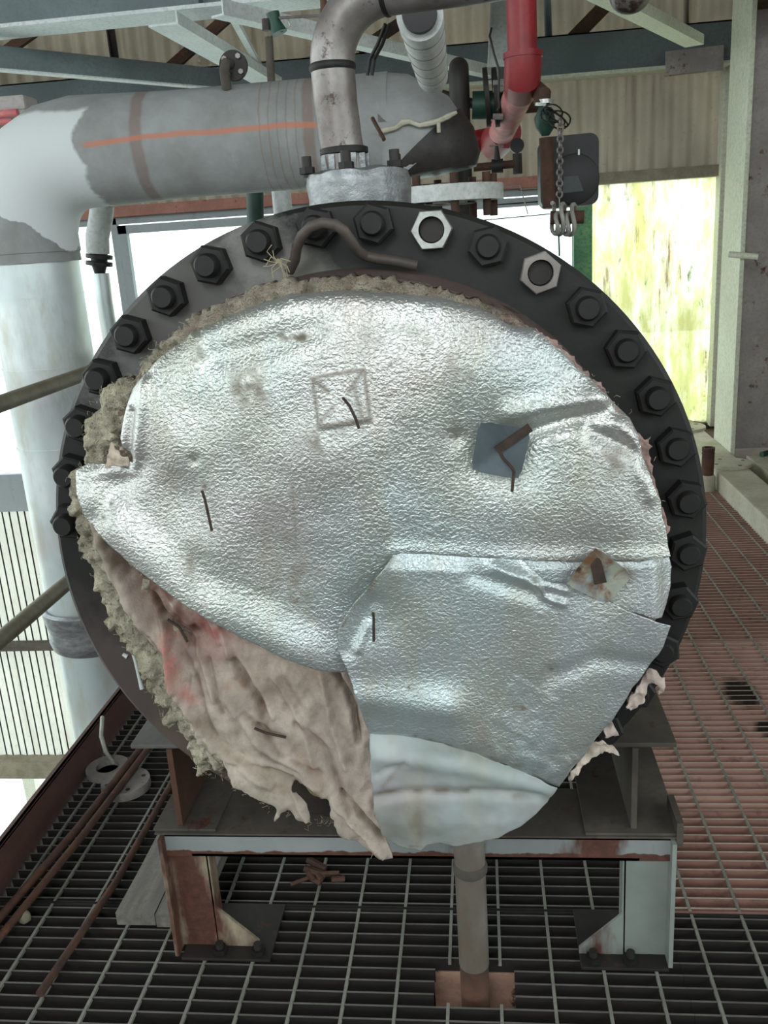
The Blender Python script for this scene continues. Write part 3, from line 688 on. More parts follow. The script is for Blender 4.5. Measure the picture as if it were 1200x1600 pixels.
def relief(px, py):
    """shape of the quilted foil face, metres towards the viewer"""
    r = np.hypot((px-585)/475., (py-900)/445.)
    h = -.022*np.clip(r, 0, 1.2)**5
    h += .007*(fbm(px, py, .0045, 3.3, 2)) + .0009*fbm(px, py, .016, 8.1, 2)
    for x, y, a_, s in ((540, 622, .008, 60), (785, 700, .013, 70), (935, 900, .010, 60), (818, 1105, .007, 55), (318, 770, .009, 60), (583, 962, .010, 50), (712, 684, .004, 14), (301, 720, .003, 9), (861, 1046, .003, 9), (640, 1245, .006, 50)):
        h -= a_*G(np.hypot(px-x, py-y), s)
    def fold(pts, w_, a_):
        return a_*G(segd(px, py, pts), w_)
    h -= fold([(790, 690), (880, 660), (1000, 640)], 16, .012); h += fold([(800, 650), (900, 632), (960, 620)], 18, .007)
    h -= fold([(930, 680), (985, 705), (1015, 730)], 14, .010); h += fold([(960, 650), (990, 690), (1020, 780)], 12, .006)
    h -= fold([(205, 730), (150, 810)], 22, .006); h += fold([(318, 770), (230, 640)], 40, .006)
    h += fold([(207, 726), (213, 640), (212, 600)], 9, .007); h -= fold([(190, 726), (196, 650)], 8, .008)
    h += fold([(110, 745), (205, 740)], 10, .003)
    h -= fold([(330, 560), (400, 545), (480, 520)], 24, .006)
    h += fold([(540, 640), (590, 800), (560, 1000)], 60, .006)
    h += .006*sm(px, 400, 340)*sm(py, 740, 860)
    # first washer pressed under the foil
    q = np.maximum(np.abs((px-533)*.985+(py-623)*-.17), np.abs((px-533)*.17+(py-623)*.985)); h += .0022*sm(q, 43, 38)
    return h
def dirtA(px, py, du):
    d = np.zeros(px.shape)
    for (x, y), (u, v), w_, a_ in (((487, 592), (568, 578), 3, .8), ((568, 578), (579, 655), 3, .7), ((579, 655), (498, 668), 5, .7), ((498, 668), (487, 592), 3, .7), ((490, 596), (512, 612), 3.5, .8), ((500, 660), (520, 636), 4, .5), ((565, 582), (545, 612), 3.5, .7), ((552, 600), (565, 650), 5, .5),
                            ((457, 757), (463, 856), 4.5, .62), ((737, 657), (744, 712), 2.2, .6), ((748, 656), (822, 645), 2.2, .6), ((822, 645), (835, 628), 2.2, .5)):
        d = np.maximum(d, a_*G(segd(px, py, [(x, y), (u, v)]), w_))
    n1 = fbm(px, py, .035, 5.5, 4); n2 = fbm(px, py, .012, 1.5, 3)
    for x, y, sx_, sy_, a_ in ((455, 528, 34, 8, .6), (390, 610, 34, 26, .35), (300, 560, 16, 40, .2), (620, 540, 60, 30, .15), (470, 960, 28, 110, .35), (440, 850, 45, 70, .22), (510, 690, 40, 20, .3), (960, 725, 40, 22, .25), (850, 640, 40, 20, .25), (880, 700, 40, 30, .15), (300, 875, 9, 30, .25), (700, 570, 30, 30, .12), (760, 590, 50, 20, .25), (660, 970, 50, 14, .1), (860, 800, 80, 90, .1)):
        d = np.maximum(d, 1.7*a_*np.exp(-((px-x)/sx_)**2-((py-y)/sy_)**2)*np.clip(.35+2.6*n1, 0, 1.6))
    for x, y, r_ in ((301, 720, 4), (318, 762, 5), (712, 684, 5), (708, 800, 3), (610, 570, 3), (575, 960, 4), (660, 555, 3), (160, 810, 3), (170, 790, 3), (525, 815, 2.5)): d = np.maximum(d, G(np.hypot(px-x, py-y), r_))
    d += .12*np.clip(n2, 0, 1)
    return np.clip(d, 0, 1)
OA = [(108, 742), (128, 731), (205, 728), (203, 724), (182, 706), (177, 690), (181, 650), (183, 636), (190, 615), (206, 597), (235, 563), (285, 525), (340, 499), (398, 477), (445, 463), (490, 459), (545, 457), (590, 459), (640, 463), (690, 469), (735, 479), (768, 492), (800, 512), (836, 517), (868, 538), (900, 572), (935, 604), (965, 636), (990, 660), (1003, 688), (1010, 720), (1022, 752), (1036, 790), (1044, 830), (1050, 862), (1052, 876), (1000, 881), (900, 879), (800, 872), (700, 867), (622, 860), (606, 905), (590, 1000), (560, 1060), (541, 1049), (495, 1040), (450, 1023), (380, 991), (300, 941), (230, 895), (160, 841), (130, 812), (113, 775)]
def HA(px, py, du):
    h = relief(px, py); h -= .010*np.exp(-du/7.)*sm(py, 760, 600); h += .004*G(segd(px, py, [(618, 860), (800, 872), (1050, 878)]), 14)
    # the lower left edge stands off and curls
    lo = sm(segd(px, py, [(113, 775), (300, 941), (541, 1049)]), 60, 0); return h+.012*lo*sm(px, 560, 480)
A_ = sheet('foil_jacket', roughen(OA, .7, 12, 3), YS, HA, 3.4, M['alu'], .0012, {'dirt': dirtA}, V); A_['label'] = 'large upper embossed aluminium sheet'
OB = [(640, 850), (700, 852), (800, 856), (900, 862), (1000, 864), (1044, 862), (1053, 878), (1058, 900), (1056, 930), (1048, 955), (1039, 976), (960, 950), (880, 930), (760, 900), (640, 880)]
def HB(px, py, du):
    h = relief(px, py)+.002-.006*sm(py, 892, 876)+.006*sm(px, 760, 1000)*sm(py, 870, 950); h -= .018*sm(px, 1020, 1058); return h
B1 = sheet('foil_patch', roughen(OB, .5, 12, 4), YS-.002, HB, 3.6, M['alu2'], .0012, {'dirt': lambda x, y, d: np.clip(.7*G(segd(x, y, [(890, 925), (960, 880), (990, 900)]), 14)*np.clip(.5+fbm(x, y, .05, 2.), 0, 1)+.05, 0, 1)}, V); B1['label'] = 'narrow middle aluminium piece behind the rusty washer'
OC = [(626, 852), (690, 852), (760, 856), (805, 866), (835, 890), (850, 905), (880, 911), (930, 932), (980, 953), (1048, 979), (1036, 1012), (1016, 1046), (990, 1078), (965, 1118), (945, 1147), (915, 1190), (895, 1215), (876, 1240), (850, 1232), (800, 1206), (740, 1180), (690, 1162), (640, 1152), (577, 1148), (573, 1130), (560, 1085), (548, 1050), (532, 1012), (528, 985), (545, 950), (566, 925), (600, 885)]
def HC(px, py, du):
    h = relief(px, py)+.009-.016*np.clip(1-segd(px, py, [(622, 852), (810, 862)])/34., 0, 1)
    h += .007*G(segd(px, py, [(775, 884), (835, 906), (885, 920)]), 8); h -= .006*G(segd(px, py, [(740, 895), (800, 915), (850, 930)]), 14)
    h += .008*G(segd(px, py, [(835, 905), (850, 930), (880, 940)]), 6)
    h += .010*G(segd(px, py, [(560, 1085), (700, 1100)]), 26); h -= .010*np.exp(-du/8.)*sm(py, 1120, 1160)
    h -= .006*G(segd(px, py, [(580, 940), (545, 1010)]), 16); h += .006*G(segd(px, py, [(560, 1010), (575, 975)]), 5)
    h -= .004*G(segd(px, py, [(860, 1060), (930, 1030), (1010, 1040)]), 14)
    h += .012*sm(px, 900, 1040)*sm(py, 1130, 950)
    # a second washer print in the middle of the sheet
    q = np.maximum(np.abs((px-820)*.86+(py-1108)*.5), np.abs((px-820)*-.5+(py-1108)*.86)); h += .0014*sm(q, 42, 36)+.0012*fbm(px, py, .06, 6.)*sm(q, 46, 20)
    h += .004*fbm(px, py, .03, 9.)*sm(py, 1130, 1200)
    return h
def dirtC(px, py, du):
    n1 = fbm(px, py, .05, 2.5, 4); d = np.zeros(px.shape)
    for pts, w_, a_ in (([(783, 1110), (838, 1070), (865, 1098)], 3, .5), ([(798, 1095), (818, 1140), (838, 1135)], 3, .5), ([(812, 1105), (812, 1145)], 7, .55), ([(650, 1148), (760, 1178), (860, 1230)], 4, .7), ([(740, 1150), (850, 1190)], 12, .45), ([(770, 1185), (870, 1215)], 7, .5), ([(618, 866), (566, 930), (528, 985)], 3, .7), ([(648, 1070), (660, 1085)], 10, .15), ([(660, 1190), (668, 1178)], 5, .5)):
        d = np.maximum(d, a_*G(segd(px, py, pts), w_)*np.clip(.7+1.2*n1, 0, 1.3))
    for x, y, r_ in ((861, 1046, 4.5), (818, 1106, 5), (583, 958, 4), (640, 1068, 2.5)): d = np.maximum(d, 1.1*G(np.hypot(px-x, py-y), r_))
    return np.clip(d+.1*np.clip(n1, 0, 1), 0, 1)
C1 = sheet('foil_jacket', roughen(OC, .6, 12, 5), YS-.004, HC, 3.4, M['alu2'], .0012, {'dirt': dirtC}, V); C1['label'] = 'lower overlapping embossed aluminium sheet'
OD = [(577, 1138), (640, 1142), (720, 1164), (800, 1198), (872, 1236), (850, 1270), (815, 1305), (780, 1330), (740, 1340), (712, 1344), (696, 1339), (668, 1337), (655, 1347), (632, 1343), (610, 1330), (596, 1312), (584, 1270)]
def HD(px, py, du):
    h = relief(px, py)+.006-.010*sm(py, 1290, 1350)-.006*sm(py, 1170, 1140)
    h += .008*G(segd(px, py, [(590, 1178), (720, 1196), (860, 1240)]), 14); h -= .008*G(segd(px, py, [(585, 1250), (640, 1244), (740, 1240), (840, 1250)]), 9)
    h -= .004*G(segd(px, py, [(590, 1210), (632, 1190)]), 6); h += .002*fbm(px, py, .03, 4.); return h
def dirtD(px, py, du):
    n1 = fbm(px, py, .04, 6.5, 4); d = np.zeros(px.shape)
    for pts, w_, a_ in (([(596, 1232), (625, 1196), (638, 1192)], 4, .55), ([(588, 1246), (640, 1244), (730, 1240)], 4, .7), ([(650, 1260), (655, 1335)], 14, .4), ([(640, 1278), (665, 1262)], 4, .3), ([(780, 1250), (850, 1256)], 5, .4), ([(640, 1340), (700, 1338)], 3, .6)):
        d = np.maximum(d, a_*G(segd(px, py, pts), w_)*np.clip(.8+1.0*n1, 0, 1.3))
    return np.clip(d+.18*np.clip(n1+.3, 0, 1), 0, 1)
D1 = sheet('foil_flap', roughen(OD, .8, 10, 6), YS-.000, HD, 3.6, M['alu3'], .0012, {'dirt': dirtD}, V); D1['label'] = 'smooth flattened foil flap hanging at the bottom'
# insulation body behind the sheets
def tint(base, items, sc=.02, seed=1., amt=.25):
    def f(px, py, du):
        b = np.array(lin(base)[:3]); n1 = fbm(px, py, sc, seed, 4)[:, None]; c_ = b*(1+amt*np.clip(n1, -1, 1))
        n2 = fbm(px, py, .05, seed+4, 4)
        for pts, w_, a_, col in items:
            k = (a_*G(segd(px, py, pts if len(pts) > 1 else [pts[0], (pts[0][0]+.1, pts[0][1])]), w_)*np.clip(.75+.9*n2, 0, 1.3))[:, None]; k = np.clip(k, 0, 1); c_ = c_*(1-k)+np.array(lin(col)[:3])*k
        return np.clip(c_, 0, 1)
    return f
OE = [(150, 770), (165, 650), (230, 560), (330, 492), (440, 452), (560, 446), (700, 458), (800, 492), (900, 570), (985, 665), (1025, 760), (1044, 860), (1045, 940), (1020, 1000), (960, 1100), (880, 1215), (780, 1310), (700, 1325), (610, 1300), (480, 1200), (350, 1150), (240, 1010), (180, 880)]
sheet('insulation_core', OE, 1.185, lambda x, y, d: .004*fbm(x, y, .03, 2.)-.02*np.exp(-d/12.), 8, M['fibre'], .10, {'tint': tint((150, 134, 122), [])}, V)
# mineral wool fringe: top band and left side
OF1 = roughen([(232, 560), (262, 530), (300, 500), (340, 476), (390, 452), (440, 440), (500, 434), (560, 431), (620, 436), (680, 449), (740, 468), (800, 496), (850, 530), (900, 590), (860, 600), (700, 520), (540, 490), (400, 510), (270, 590)], 2.6, 6, 11, 6, .12)
sheet('mineral_wool', OF1, 1.190, lambda x, y, d: .008+.010*fbm(x, y, .045, 7., 5)+.012*(1-np.exp(-d/9.)), 3.2, M['fibre'], .05, {'tint': tint((186, 174, 158), [([(440, 440), (600, 436), (760, 480)], 16, .6, (156, 138, 124)), ([(300, 505), (400, 460)], 14, .7, (168, 152, 140)), ([(800, 500), (900, 590)], 20, .8, (186, 156, 148))], .03, 3., .5)}, V)['label'] = 'grey brown wool band along the top'
OF2 = roughen([(300, 500), (262, 532), (240, 548), (226, 562), (213, 592), (178, 598), (158, 612), (156, 640), (134, 655), (140, 690), (136, 728), (110, 736), (112, 770), (120, 815), (134, 868), (150, 903), (170, 950), (168, 975), (190, 985), (202, 1015), (216, 1030), (222, 1055), (238, 1075), (242, 1095), (256, 1102), (258, 1130), (268, 1135), (278, 1122), (292, 1150), (306, 1180), (311, 1212), (326, 1188), (346, 1210), (380, 1150), (330, 1000), (260, 860), (240, 700), (300, 580)], 2.6, 6, 12, 8, .16)
sheet('mineral_wool', OF2, 1.215, lambda x, y, d: .006+.015*fbm(x, y, .04, 2., 5)+.006*fbm(x, y, .12, 4., 3)+.022*(1-np.exp(-d/14.)), 3.2, M['fibre'], .03, {'tint': tint((212, 203, 182), [([(225, 565), (240, 548), (262, 535)], 12, .7, (120, 122, 118)), ([(190, 1000), (250, 1100)], 20, .5, (150, 142, 108)), ([(130, 800), (170, 900)], 14, .6, (190, 180, 160)), ([(140, 830)], 16, .5, (112, 104, 86))], .04, 5., .5)}, V)['label'] = 'yellowish wool torn along the left side'
# glass cloth curtain hanging lower left
OG = [(112, 768), (124, 790), (175, 845), (240, 890), (300, 925), (380, 975), (450, 1008), (545, 1036), (560, 1070), (590, 1100), (592, 1200), (600, 1300), (614, 1338), (598, 1341), (575, 1326), (558, 1314), (540, 1310), (528, 1300), (516, 1272), (512, 1246), (498, 1243), (490, 1247), (474, 1232), (462, 1226), (452, 1232), (470, 1250), (482, 1264), (482, 1284), (474, 1290), (460, 1284), (450, 1270), (438, 1272), (428, 1290), (426, 1284), (434, 1268), (428, 1262), (395, 1252), (365, 1232), (350, 1212), (344, 1195), (332, 1192), (318, 1180), (306, 1166), (298, 1140), (276, 1115), (268, 1085), (262, 1060), (240, 1030), (214, 1000), (188, 968), (170, 940), (152, 902), (135, 862), (124, 815)]
folds = [([(170, 850), (215, 920), (262, 990), (300, 1003)], 20, -.012), ([(150, 860), (200, 950), (258, 1035), (275, 1090)], 13, .012), ([(268, 1040), (264, 1085), (300, 1130), (312, 1200)], 8, .010), ([(318, 965), (338, 1010)], 5, .006), ([(360, 1040), (395, 1080), (412, 1125)], 9, -.010), ([(430, 1060), (470, 1130), (490, 1200)], 6, .006), ([(500, 1060), (515, 1130), (540, 1200)], 7, .006), ([(300, 1050), (290, 1120), (330, 1180)], 6, .006), ([(225, 920), (300, 1010), (330, 1100)], 5, .006), ([(205, 880), (262, 945), (290, 985)], 5, .007), ([(180, 870), (240, 950), (285, 1020)], 4, -.006), ([(340, 1190), (420, 1200), (500, 1225)], 6, .005), ([(380, 1120), (440, 1180), (500, 1210)], 6, -.006), ([(372, 1030), (408, 1080), (425, 1120)], 7, .006), ([(350, 1090), (400, 1160), (470, 1200), (505, 1240)], 13, .010), ([(300, 1130), (360, 1190), (450, 1220)], 16, -.006), ([(465, 1135), (510, 1180), (545, 1270)], 8, -.008), ([(520, 1250), (560, 1290), (600, 1330)], 6, .010), ([(535, 1240), (565, 1270), (600, 1310)], 5, -.010), ([(450, 1050), (480, 1100)], 14, .006), ([(525, 1055), (552, 1110), (560, 1160)], 5, -.012), ([(340, 1180), (420, 1230)], 9, .007), ([(400, 1140), (445, 1152)], 4, -.004), ([(285, 925), (345, 960), (450, 1012)], 9, -.010), ([(455, 1235), (480, 1280)], 5, .008), ([(230, 1000), (262, 1060)], 4, -.006), ([(225, 930), (250, 990), (270, 1080)], 6, .012), ([(245, 975), (300, 1060), (330, 1160)], 5, -.005), ([(320, 1040), (345, 1120)], 6, -.005), ([(300, 900), (345, 1000), (365, 1060)], 6, .005)]
def HG(px, py, du):
    h = -.022*np.clip((430-px)/320., 0, 1)**1.3 - .006 + .010*fbm(px, py, .008, 12., 3)+.0045*fbm(px*1.0, py*.45, .045, 3., 4)+.004*fbm(px*.8+py*.5, py*.25-px*.1, .03, 7., 3)
    for pts, w_, a_ in folds: h += 1.35*a_*G(segd(px, py, pts), w_*.8)
    h += .010*sm(py, 1150, 1300); return h-.006*np.exp(-du/6.)
gt = tint((178, 164, 154), [(p_, max(3., w_*.42), .6, (112, 90, 76)) for p_, w_, a_ in folds if a_ < 0]+[([(262, 925), (300, 965), (320, 1000)], 42, .5, (190, 122, 118)), ([(290, 985), (330, 990)], 22, .55, (158, 84, 84)), ([(370, 985), (400, 995)], 22, .3, (190, 128, 118)), ([(160, 850), (215, 905), (262, 965), (292, 1000)], 22, .85, (92, 68, 58)), ([(225, 900), (300, 945), (350, 975)], 22, .4, (150, 108, 102)), ([(250, 1000), (268, 1050)], 10, .7, (196, 124, 116)), ([(150, 830), (190, 880)], 12, .4, (128, 112, 96)), ([(262, 1010), (272, 1075), (300, 1100)], 10, .5, (190, 116, 106)), ([(150, 860), (172, 900)], 12, .5, (110, 102, 84)), ([(360, 1050), (408, 1110)], 5, .6, (126, 98, 80)), ([(405, 1130), (420, 1150)], 9, .55, (100, 84, 70)), ([(420, 1230), (445, 1240)], 8, .5, (140, 116, 92)), ([(460, 1170), (500, 1220)], 10, .3, (150, 120, 92)), ([(530, 1060), (556, 1110), (562, 1150)], 4, .95, (70, 60, 48)), ([(545, 1190)], 6, .8, (70, 66, 50)), ([(468, 1228), (500, 1240)], 9, .8, (120, 106, 70)), ([(470, 1050), (560, 1060)], 22, .35, (150, 124, 100)), ([(350, 1080)], 12, .4, (150, 108, 84)), ([(395, 1060), (440, 1080)], 30, .25, (168, 140, 118)), ([(240, 1000)], 14, .5, (206, 196, 178)), ([(540, 1250), (600, 1310)], 4, .5, (120, 108, 90)), ([(300, 1160), (420, 1230)], 30, .35, (214, 204, 182))], .02, 8., .40)  # inward folds tinted darker: crease shade painted in among the stains
G1 = sheet('glass_cloth', roughen(OG, 1.3, 6, 21, 4, .08), 1.15, HG, 2.8, M['fabric'], .003, {'tint': gt}, V); G1['label'] = 'stained cream cloth hanging torn at lower left'
def rag(name, poly, Y, seed, base, label, h0=.006):
    o_ = sheet(name, roughen(poly, 1.6, 5, seed, 5, .15), Y, lambda x, y, d: h0+.008*fbm(x, y, .05, seed*1.7, 4), 2.6, M['fabric'], .003, {'tint': tint(base, [], .03, seed, .3)}, V); o_['label'] = label
rag('cloth_scrap', [(178, 728), (204, 728), (198, 716), (184, 704), (176, 690), (170, 710), (166, 728)], 1.12, 31, (206, 190, 174), 'small white folded cloth corner at the left slit')
rag('cloth_edge', [(835, 513), (870, 533), (902, 566), (944, 608), (976, 652), (998, 680), (1009, 690), (1016, 682), (1014, 712), (1020, 740), (1034, 790), (1046, 830), (1030, 840), (1000, 700), (940, 625), (860, 545)], 1.155, 32, (168, 140, 134), 'pinkish cloth edge along the right side', .0)
rag('cloth_scrap', [(1014, 1040), (1028, 1046), (1032, 1056), (1040, 1058), (1036, 1072), (1028, 1082), (1020, 1062), (1010, 1068), (1000, 1100), (985, 1108), (975, 1100), (1000, 1060)], 1.16, 33, (196, 178, 170), 'pale cloth tuft sticking out at right, uppermost')
rag('cloth_scrap', [(992, 1080), (1008, 1088), (1000, 1096), (986, 1104), (974, 1108), (984, 1086)], 1.165, 36, (190, 172, 164), 'thin pale tuft at right beneath the uppermost')
rag('cloth_scrap', [(948, 1120), (960, 1132), (966, 1146), (955, 1144), (945, 1150), (940, 1135)], 1.16, 34, (190, 172, 164), 'small pale cloth tuft above the saddle')
rag('cloth_scrap', [(925, 1155), (945, 1156), (962, 1164), (966, 1174), (950, 1168), (938, 1172), (915, 1192), (898, 1208), (888, 1216), (905, 1180)], 1.16, 35, (206, 190, 178), 'pale cloth tuft at lower right over the frame')
# loose hairs along the torn edge
bm = bmesh.new()
edge = [(300, 498), (262, 530), (226, 560), (213, 590), (160, 612), (135, 655), (138, 725), (112, 745), (124, 860), (170, 950), (190, 985), (220, 1050), (242, 1095), (262, 1132), (292, 1150), (311, 1205), (345, 1210), (420, 1262), (480, 1285), (520, 1280), (600, 1338)]
edge2 = [(860, 520), (950, 606), (1006, 682), (1040, 800)]
for ed_, cnt in ((edge, 260), (edge2, 8)):
    for k in range(cnt):
        u = random.random()*(len(ed_)-1); i = int(u); a_ = Vector(ed_[i]).lerp(Vector(ed_[i+1]), u-i)
        q = at(a_.x+random.gauss(3, 4), a_.y+random.gauss(0, 4), 1.18+random.uniform(-.02, .02)); d_ = Vector((random.gauss(0, 1), random.gauss(-.3, .6), random.gauss(0, 1))).normalized()*random.uniform(.004, .011)
        b2 = Vector((random.gauss(0, 1), random.gauss(0, 1), random.gauss(0, 1)))*.003
        tube(bm, [q, q+d_*.5+b2, q+d_], .00022, 3, False)
tag(link('loose_hairs', bm, paint('hair', (206, 194, 160), (180, 168, 140), None, 1, .9), V), None, None, None, 'stuff')
bm = bmesh.new(); q0 = at(436, 410, 1.215)
for k in range(16):
    d_ = Vector((random.gauss(0, 1), random.uniform(-.8, .2), random.gauss(0, .8))).normalized()*random.uniform(.010, .034); b2 = Vector((random.gauss(0, 1), 0, random.gauss(0, 1)))*.005
    tube(bm, [q0+d_*-.2, q0+d_*.5+b2, q0+d_], .0007, 5)
tag(link('straw_wisp', bm, paint('straw', (178, 166, 140), (150, 138, 116), None, 1, .9), V), None)
for pts in ([(207, 1018), (212, 1035), (218, 1062), (222, 1076)], [(192, 1022), (199, 1026)], [(215, 1020), (222, 1024)]):
    tub('paint_drip', [at(x, y, VY-.0005) for x, y in pts], [.0028]*(len(pts)-1)+[.004], M['white'], V, 8)['label'] = 'whitish drip on the flange'
# pins, square washers
def surf(x, y, off=0.): return at(x, y, YS-.012-off)
for pts, nm in (([(536, 622, 0), (546, 634, .012), (556, 655, .014), (561, 670, .014)], 'black bent pin below the square print'), ([(316, 768, -.004), (320, 780, .012), (326, 806, .012), (331, 829, .008)], 'dark pin at the left of the foil'), ([(583, 958, 0), (584, 966, .012), (584, 1002, .012)], 'short dark pin on the lower sheet')):
    tub('insulation_pin', [surf(*p_) for p_ in pts], .0019, M['pin'], V, 8)['label'] = nm
for pts in ([(398, 1138, .0), (415, 1145, .006), (447, 1152, .004)], [(262, 968, .0), (280, 980, .004), (293, 1003, .006)]):
    tub('insulation_pin', [at(p_[0], p_[1], 1.137-p_[2]+(.02 if p_[0] < 300 else -.002)) for p_ in pts], .002, M['pin'], V, 8)['label'] = 'rusty pin through the cloth'
def washer(corners, mat, bump_, label, Y):
    cs = [at(x, y, Y) for x, y in corners]; ce = sum(cs, Vector())/4; bm = bmesh.new(); n_ = 12; g_ = []
    for i in range(n_+1):
        row = []
        for j in range(n_+1):
            u, v = i/n_, j/n_; p_ = cs[0].lerp(cs[1], u).lerp(cs[3].lerp(cs[2], u), v); rr = max(abs(u-.5), abs(v-.5))*2
            k = .0 if (u-.5)**2+(v-.5)**2 < .40 else .06; p_ = p_.lerp(ce, k); p_.y += bump_*(1-rr)-.0015*math.sin(min(u, 1-u)*20)*.2; row.append(bm.verts.new(p_))
        g_.append(row)
    for i in range(n_):
        for j in range(n_): bm.faces.new((g_[i][j], g_[i][j+1], g_[i+1][j+1], g_[i+1][j]))
    bmesh.ops.recalc_face_normals(bm, faces=bm.faces[:]); bmesh.ops.solidify(bm, geom=bm.faces[:], thickness=.0012)
    o_ = link('square_washer', bm, mat, V, True); o_['label'] = label; return o_
M['wz'] = paint('zinc_washer', (106, 116, 122), (90, 100, 106), (104, 70, 58), .74, .45, .35, 12, .05)
t = NT('rusted_washer'); c = t.mix(t.mask(t.noise(22, 5), .4, .6), (156, 158, 144), (118, 126, 130)); c = t.mix(t.mask(t.noise(22, 5, .6, (1, 1, 1), .6), .48, .62), c, (112, 78, 54)); c = t.mix(t.mask(t.noise(30, 5), .6, .7), c, (74, 52, 42)); t.set(c, .6, .2); t.bump(t.noise(90, 4), .2, .002); M['wr'] = t.m
w1 = washer([(749, 657), (831, 671), (812, 750), (735, 735)], M['wz'], .005, 'blue grey square washer with rust streak', YS-.018)
w2 = washer([(930, 853), (989, 898), (950, 944), (882, 913)], M['wr'], .006, 'rust-stained square washer at right', YS-.016)
def strip(name, pts, wd, Y, mat, par):
    bm = bmesh.new(); P_ = [at(x, y, Y) for x, y in pts]; dd_ = (P_[-1]-P_[0]).normalized(); nn = dd_.cross(Vector((0, 1, 0)))*wd/2
    prism(bm, [P_[0]+nn, P_[-1]+nn*1.2, P_[-1]-nn*1.1, P_[0]-nn], (0, .0025, 0)); return link(name, bm, mat, par)
strip('rust_scale', [(776, 704), (829, 668)], .010, YS-.0205, M['pin'], w1)
tub('insulation_pin', [at(779, 703, YS-.018), at(786, 716, YS-.026), at(800, 731, YS-.03), at(803, 737, YS-.03), at(800, 768, YS-.03)], .002, M['pin'], w1, 8)
strip('rust_scale', [(928, 866), (938, 912)], .014, YS-.0150, M['pin'], w2)

# ------------------------------------------------------------------ drain pipe below the flange
g = empty('drain_pipe', (-.045, 1.385, 0)); tag(g, 'vertical brownish drain pipe passing through the grating below the flange', 'pipe')
DX, DY = -.0465, 1.395
lat('pipe', [(0, .055), (.0285, .055), (.0285, .46), (0, .46)], paint('drain_paint', (138, 134, 128), (112, 98, 86), (104, 68, 52), .64, .5, .2, 9, .2, (1, 1, .5)), g, 'Z', (DX, DY, 0), 28)
lat('weld_collar', [(.028, .262), (.0315, .266), (.032, .276), (.029, .284)], M['frames'], g, 'Z', (DX, DY, 0), 28)
lat('lower_pipe', [(0, -1.2), (.0275, -1.2), (.0275, .05), (.0255, .06), (0, .06)], M['rustpipe'], g, 'Z', (DX, DY, 0), 28)
tag(box('kick_plate', -.13, .035, 1.46, 1.468, -.19, -.032, paint('plate_red', (190, 150, 132), (168, 126, 110), (96, 64, 54), .6, .8), None, .001), 'pinkish brown plate below the pipe opening in the grating', 'plate')

# ------------------------------------------------------------------ big lagged pipe with column
BP = empty('lagged_pipe', (-1.415, 2.86, -3.6)); tag(BP, 'large grey lagged pipe running down the left and across to the vessel', 'pipe')
yb = 2.86; zb = 1.705; rb = .152
path = [(-1.415, yb, 1.42)]+arc((-1.415, yb, 1.3), (-1.415, yb, zb), (-.9, yb, zb), .22, 5)+[(-.9, yb, zb), (-.6, yb, zb), (-.3, yb, zb), (-.235, yb, zb)]
tub('mastic_run', path, [rb+.004]*2+[rb+.01]*5+[rb]*(len(path)-7), M['mastic'], BP, 40)
tub('mastic_elbow', [(-.26, yb, zb), (-.235, yb, zb), (-.165, yb, zb-.04), (-.13, yb, zb-.095)], [rb, rb, rb, rb-.002], M['mastic'], BP, 40)
tub('tar_elbow', [(-.150, yb, zb-.060), (-.130, yb, zb-.085), (-.122, yb, zb-.115), (-.120, yb, zb-.135)], [rb+.003, rb+.002, rb-.004, rb-.02], M['tar'], BP, 40)['label'] = 'black tar coated elbow above the nozzle'
tub('nozzle_neck', [(-.11, yb, zb-.17), (-.11, yb, 1.48)], .115, M['chip'], BP, 40)['label'] = 'neck with chipped white paint'
lat('nozzle_flange', [(0, 1.485), (.172, 1.485), (.172, 1.53), (0, 1.53)], M['white'], BP, 'Z', (-.083, yb, 0), 48)
for k in range(8):
    a_ = 2*math.pi*k/8+.2; bm = bmesh.new(); lathe(bm, [(0, 1.44), (.012, 1.44), (.012, 1.56), (0, 1.56)], 'Z', (-.083+.145*math.cos(a_), yb+.145*math.sin(a_), 0), 10); link('flange_bolt', bm, M['rustpipe'], BP, True)
# ragged mastic lip on the elbow
bm = bmesh.new(); lip = [at(x, y, yb-.155-random.uniform(0, .01)) for x, y in ((590, 207), (604, 203), (618, 200), (628, 192), (640, 190), (655, 196), (670, 193), (685, 189), (700, 182), (714, 175))]
tube(bm, lip, [.006, .008, .006, .009, .007, .006, .008, .007, .008, .004], 8); tube(bm, [lip[7], lip[7]+Vector((0, 0, -.03))], .006, 6)
link('torn_lip', bm, M['curb'], BP, True)['label'] = 'ragged cream lip of torn mastic'
rc_ = .145
colp = [(-1.415, yb, z) for z in (1.44, 1.20, 1.0, .60, .21)]
tub('aluminium_lagging', colp, rc_, M['alup'], BP, 64)['label'] = 'smooth aluminium lagging of the upright'
tub('aluminium_lagging', [(-1.415, yb, .16), (-1.415, yb, -3.6)], rc_*.93, M['alup'], BP, 64)
lat('lap_band', [(rc_, 1.395), (rc_+.008, 1.39), (rc_+.006, 1.45), (rc_, 1.455)], M['mastic'], BP, 'Z', (-1.415, yb, 0), 64)
for z in (1.285, 1.06, .80): lat('seam_band', [(rc_, z), (rc_+.0022, z), (rc_+.0022, z+.006), (rc_, z+.006)], M['alup'], BP, 'Z', (-1.415, yb, 0), 64)
lat('foil_collar', [(.12, .20), (.158, .225), (.166, .215), (.160, .17), (.150, .13), (.156, .10), (.148, .07), (.135, .06)], M['foil'], BP, 'Z', (-1.415, yb, 0), 48)['label'] = 'crumpled foil collar low on the upright'

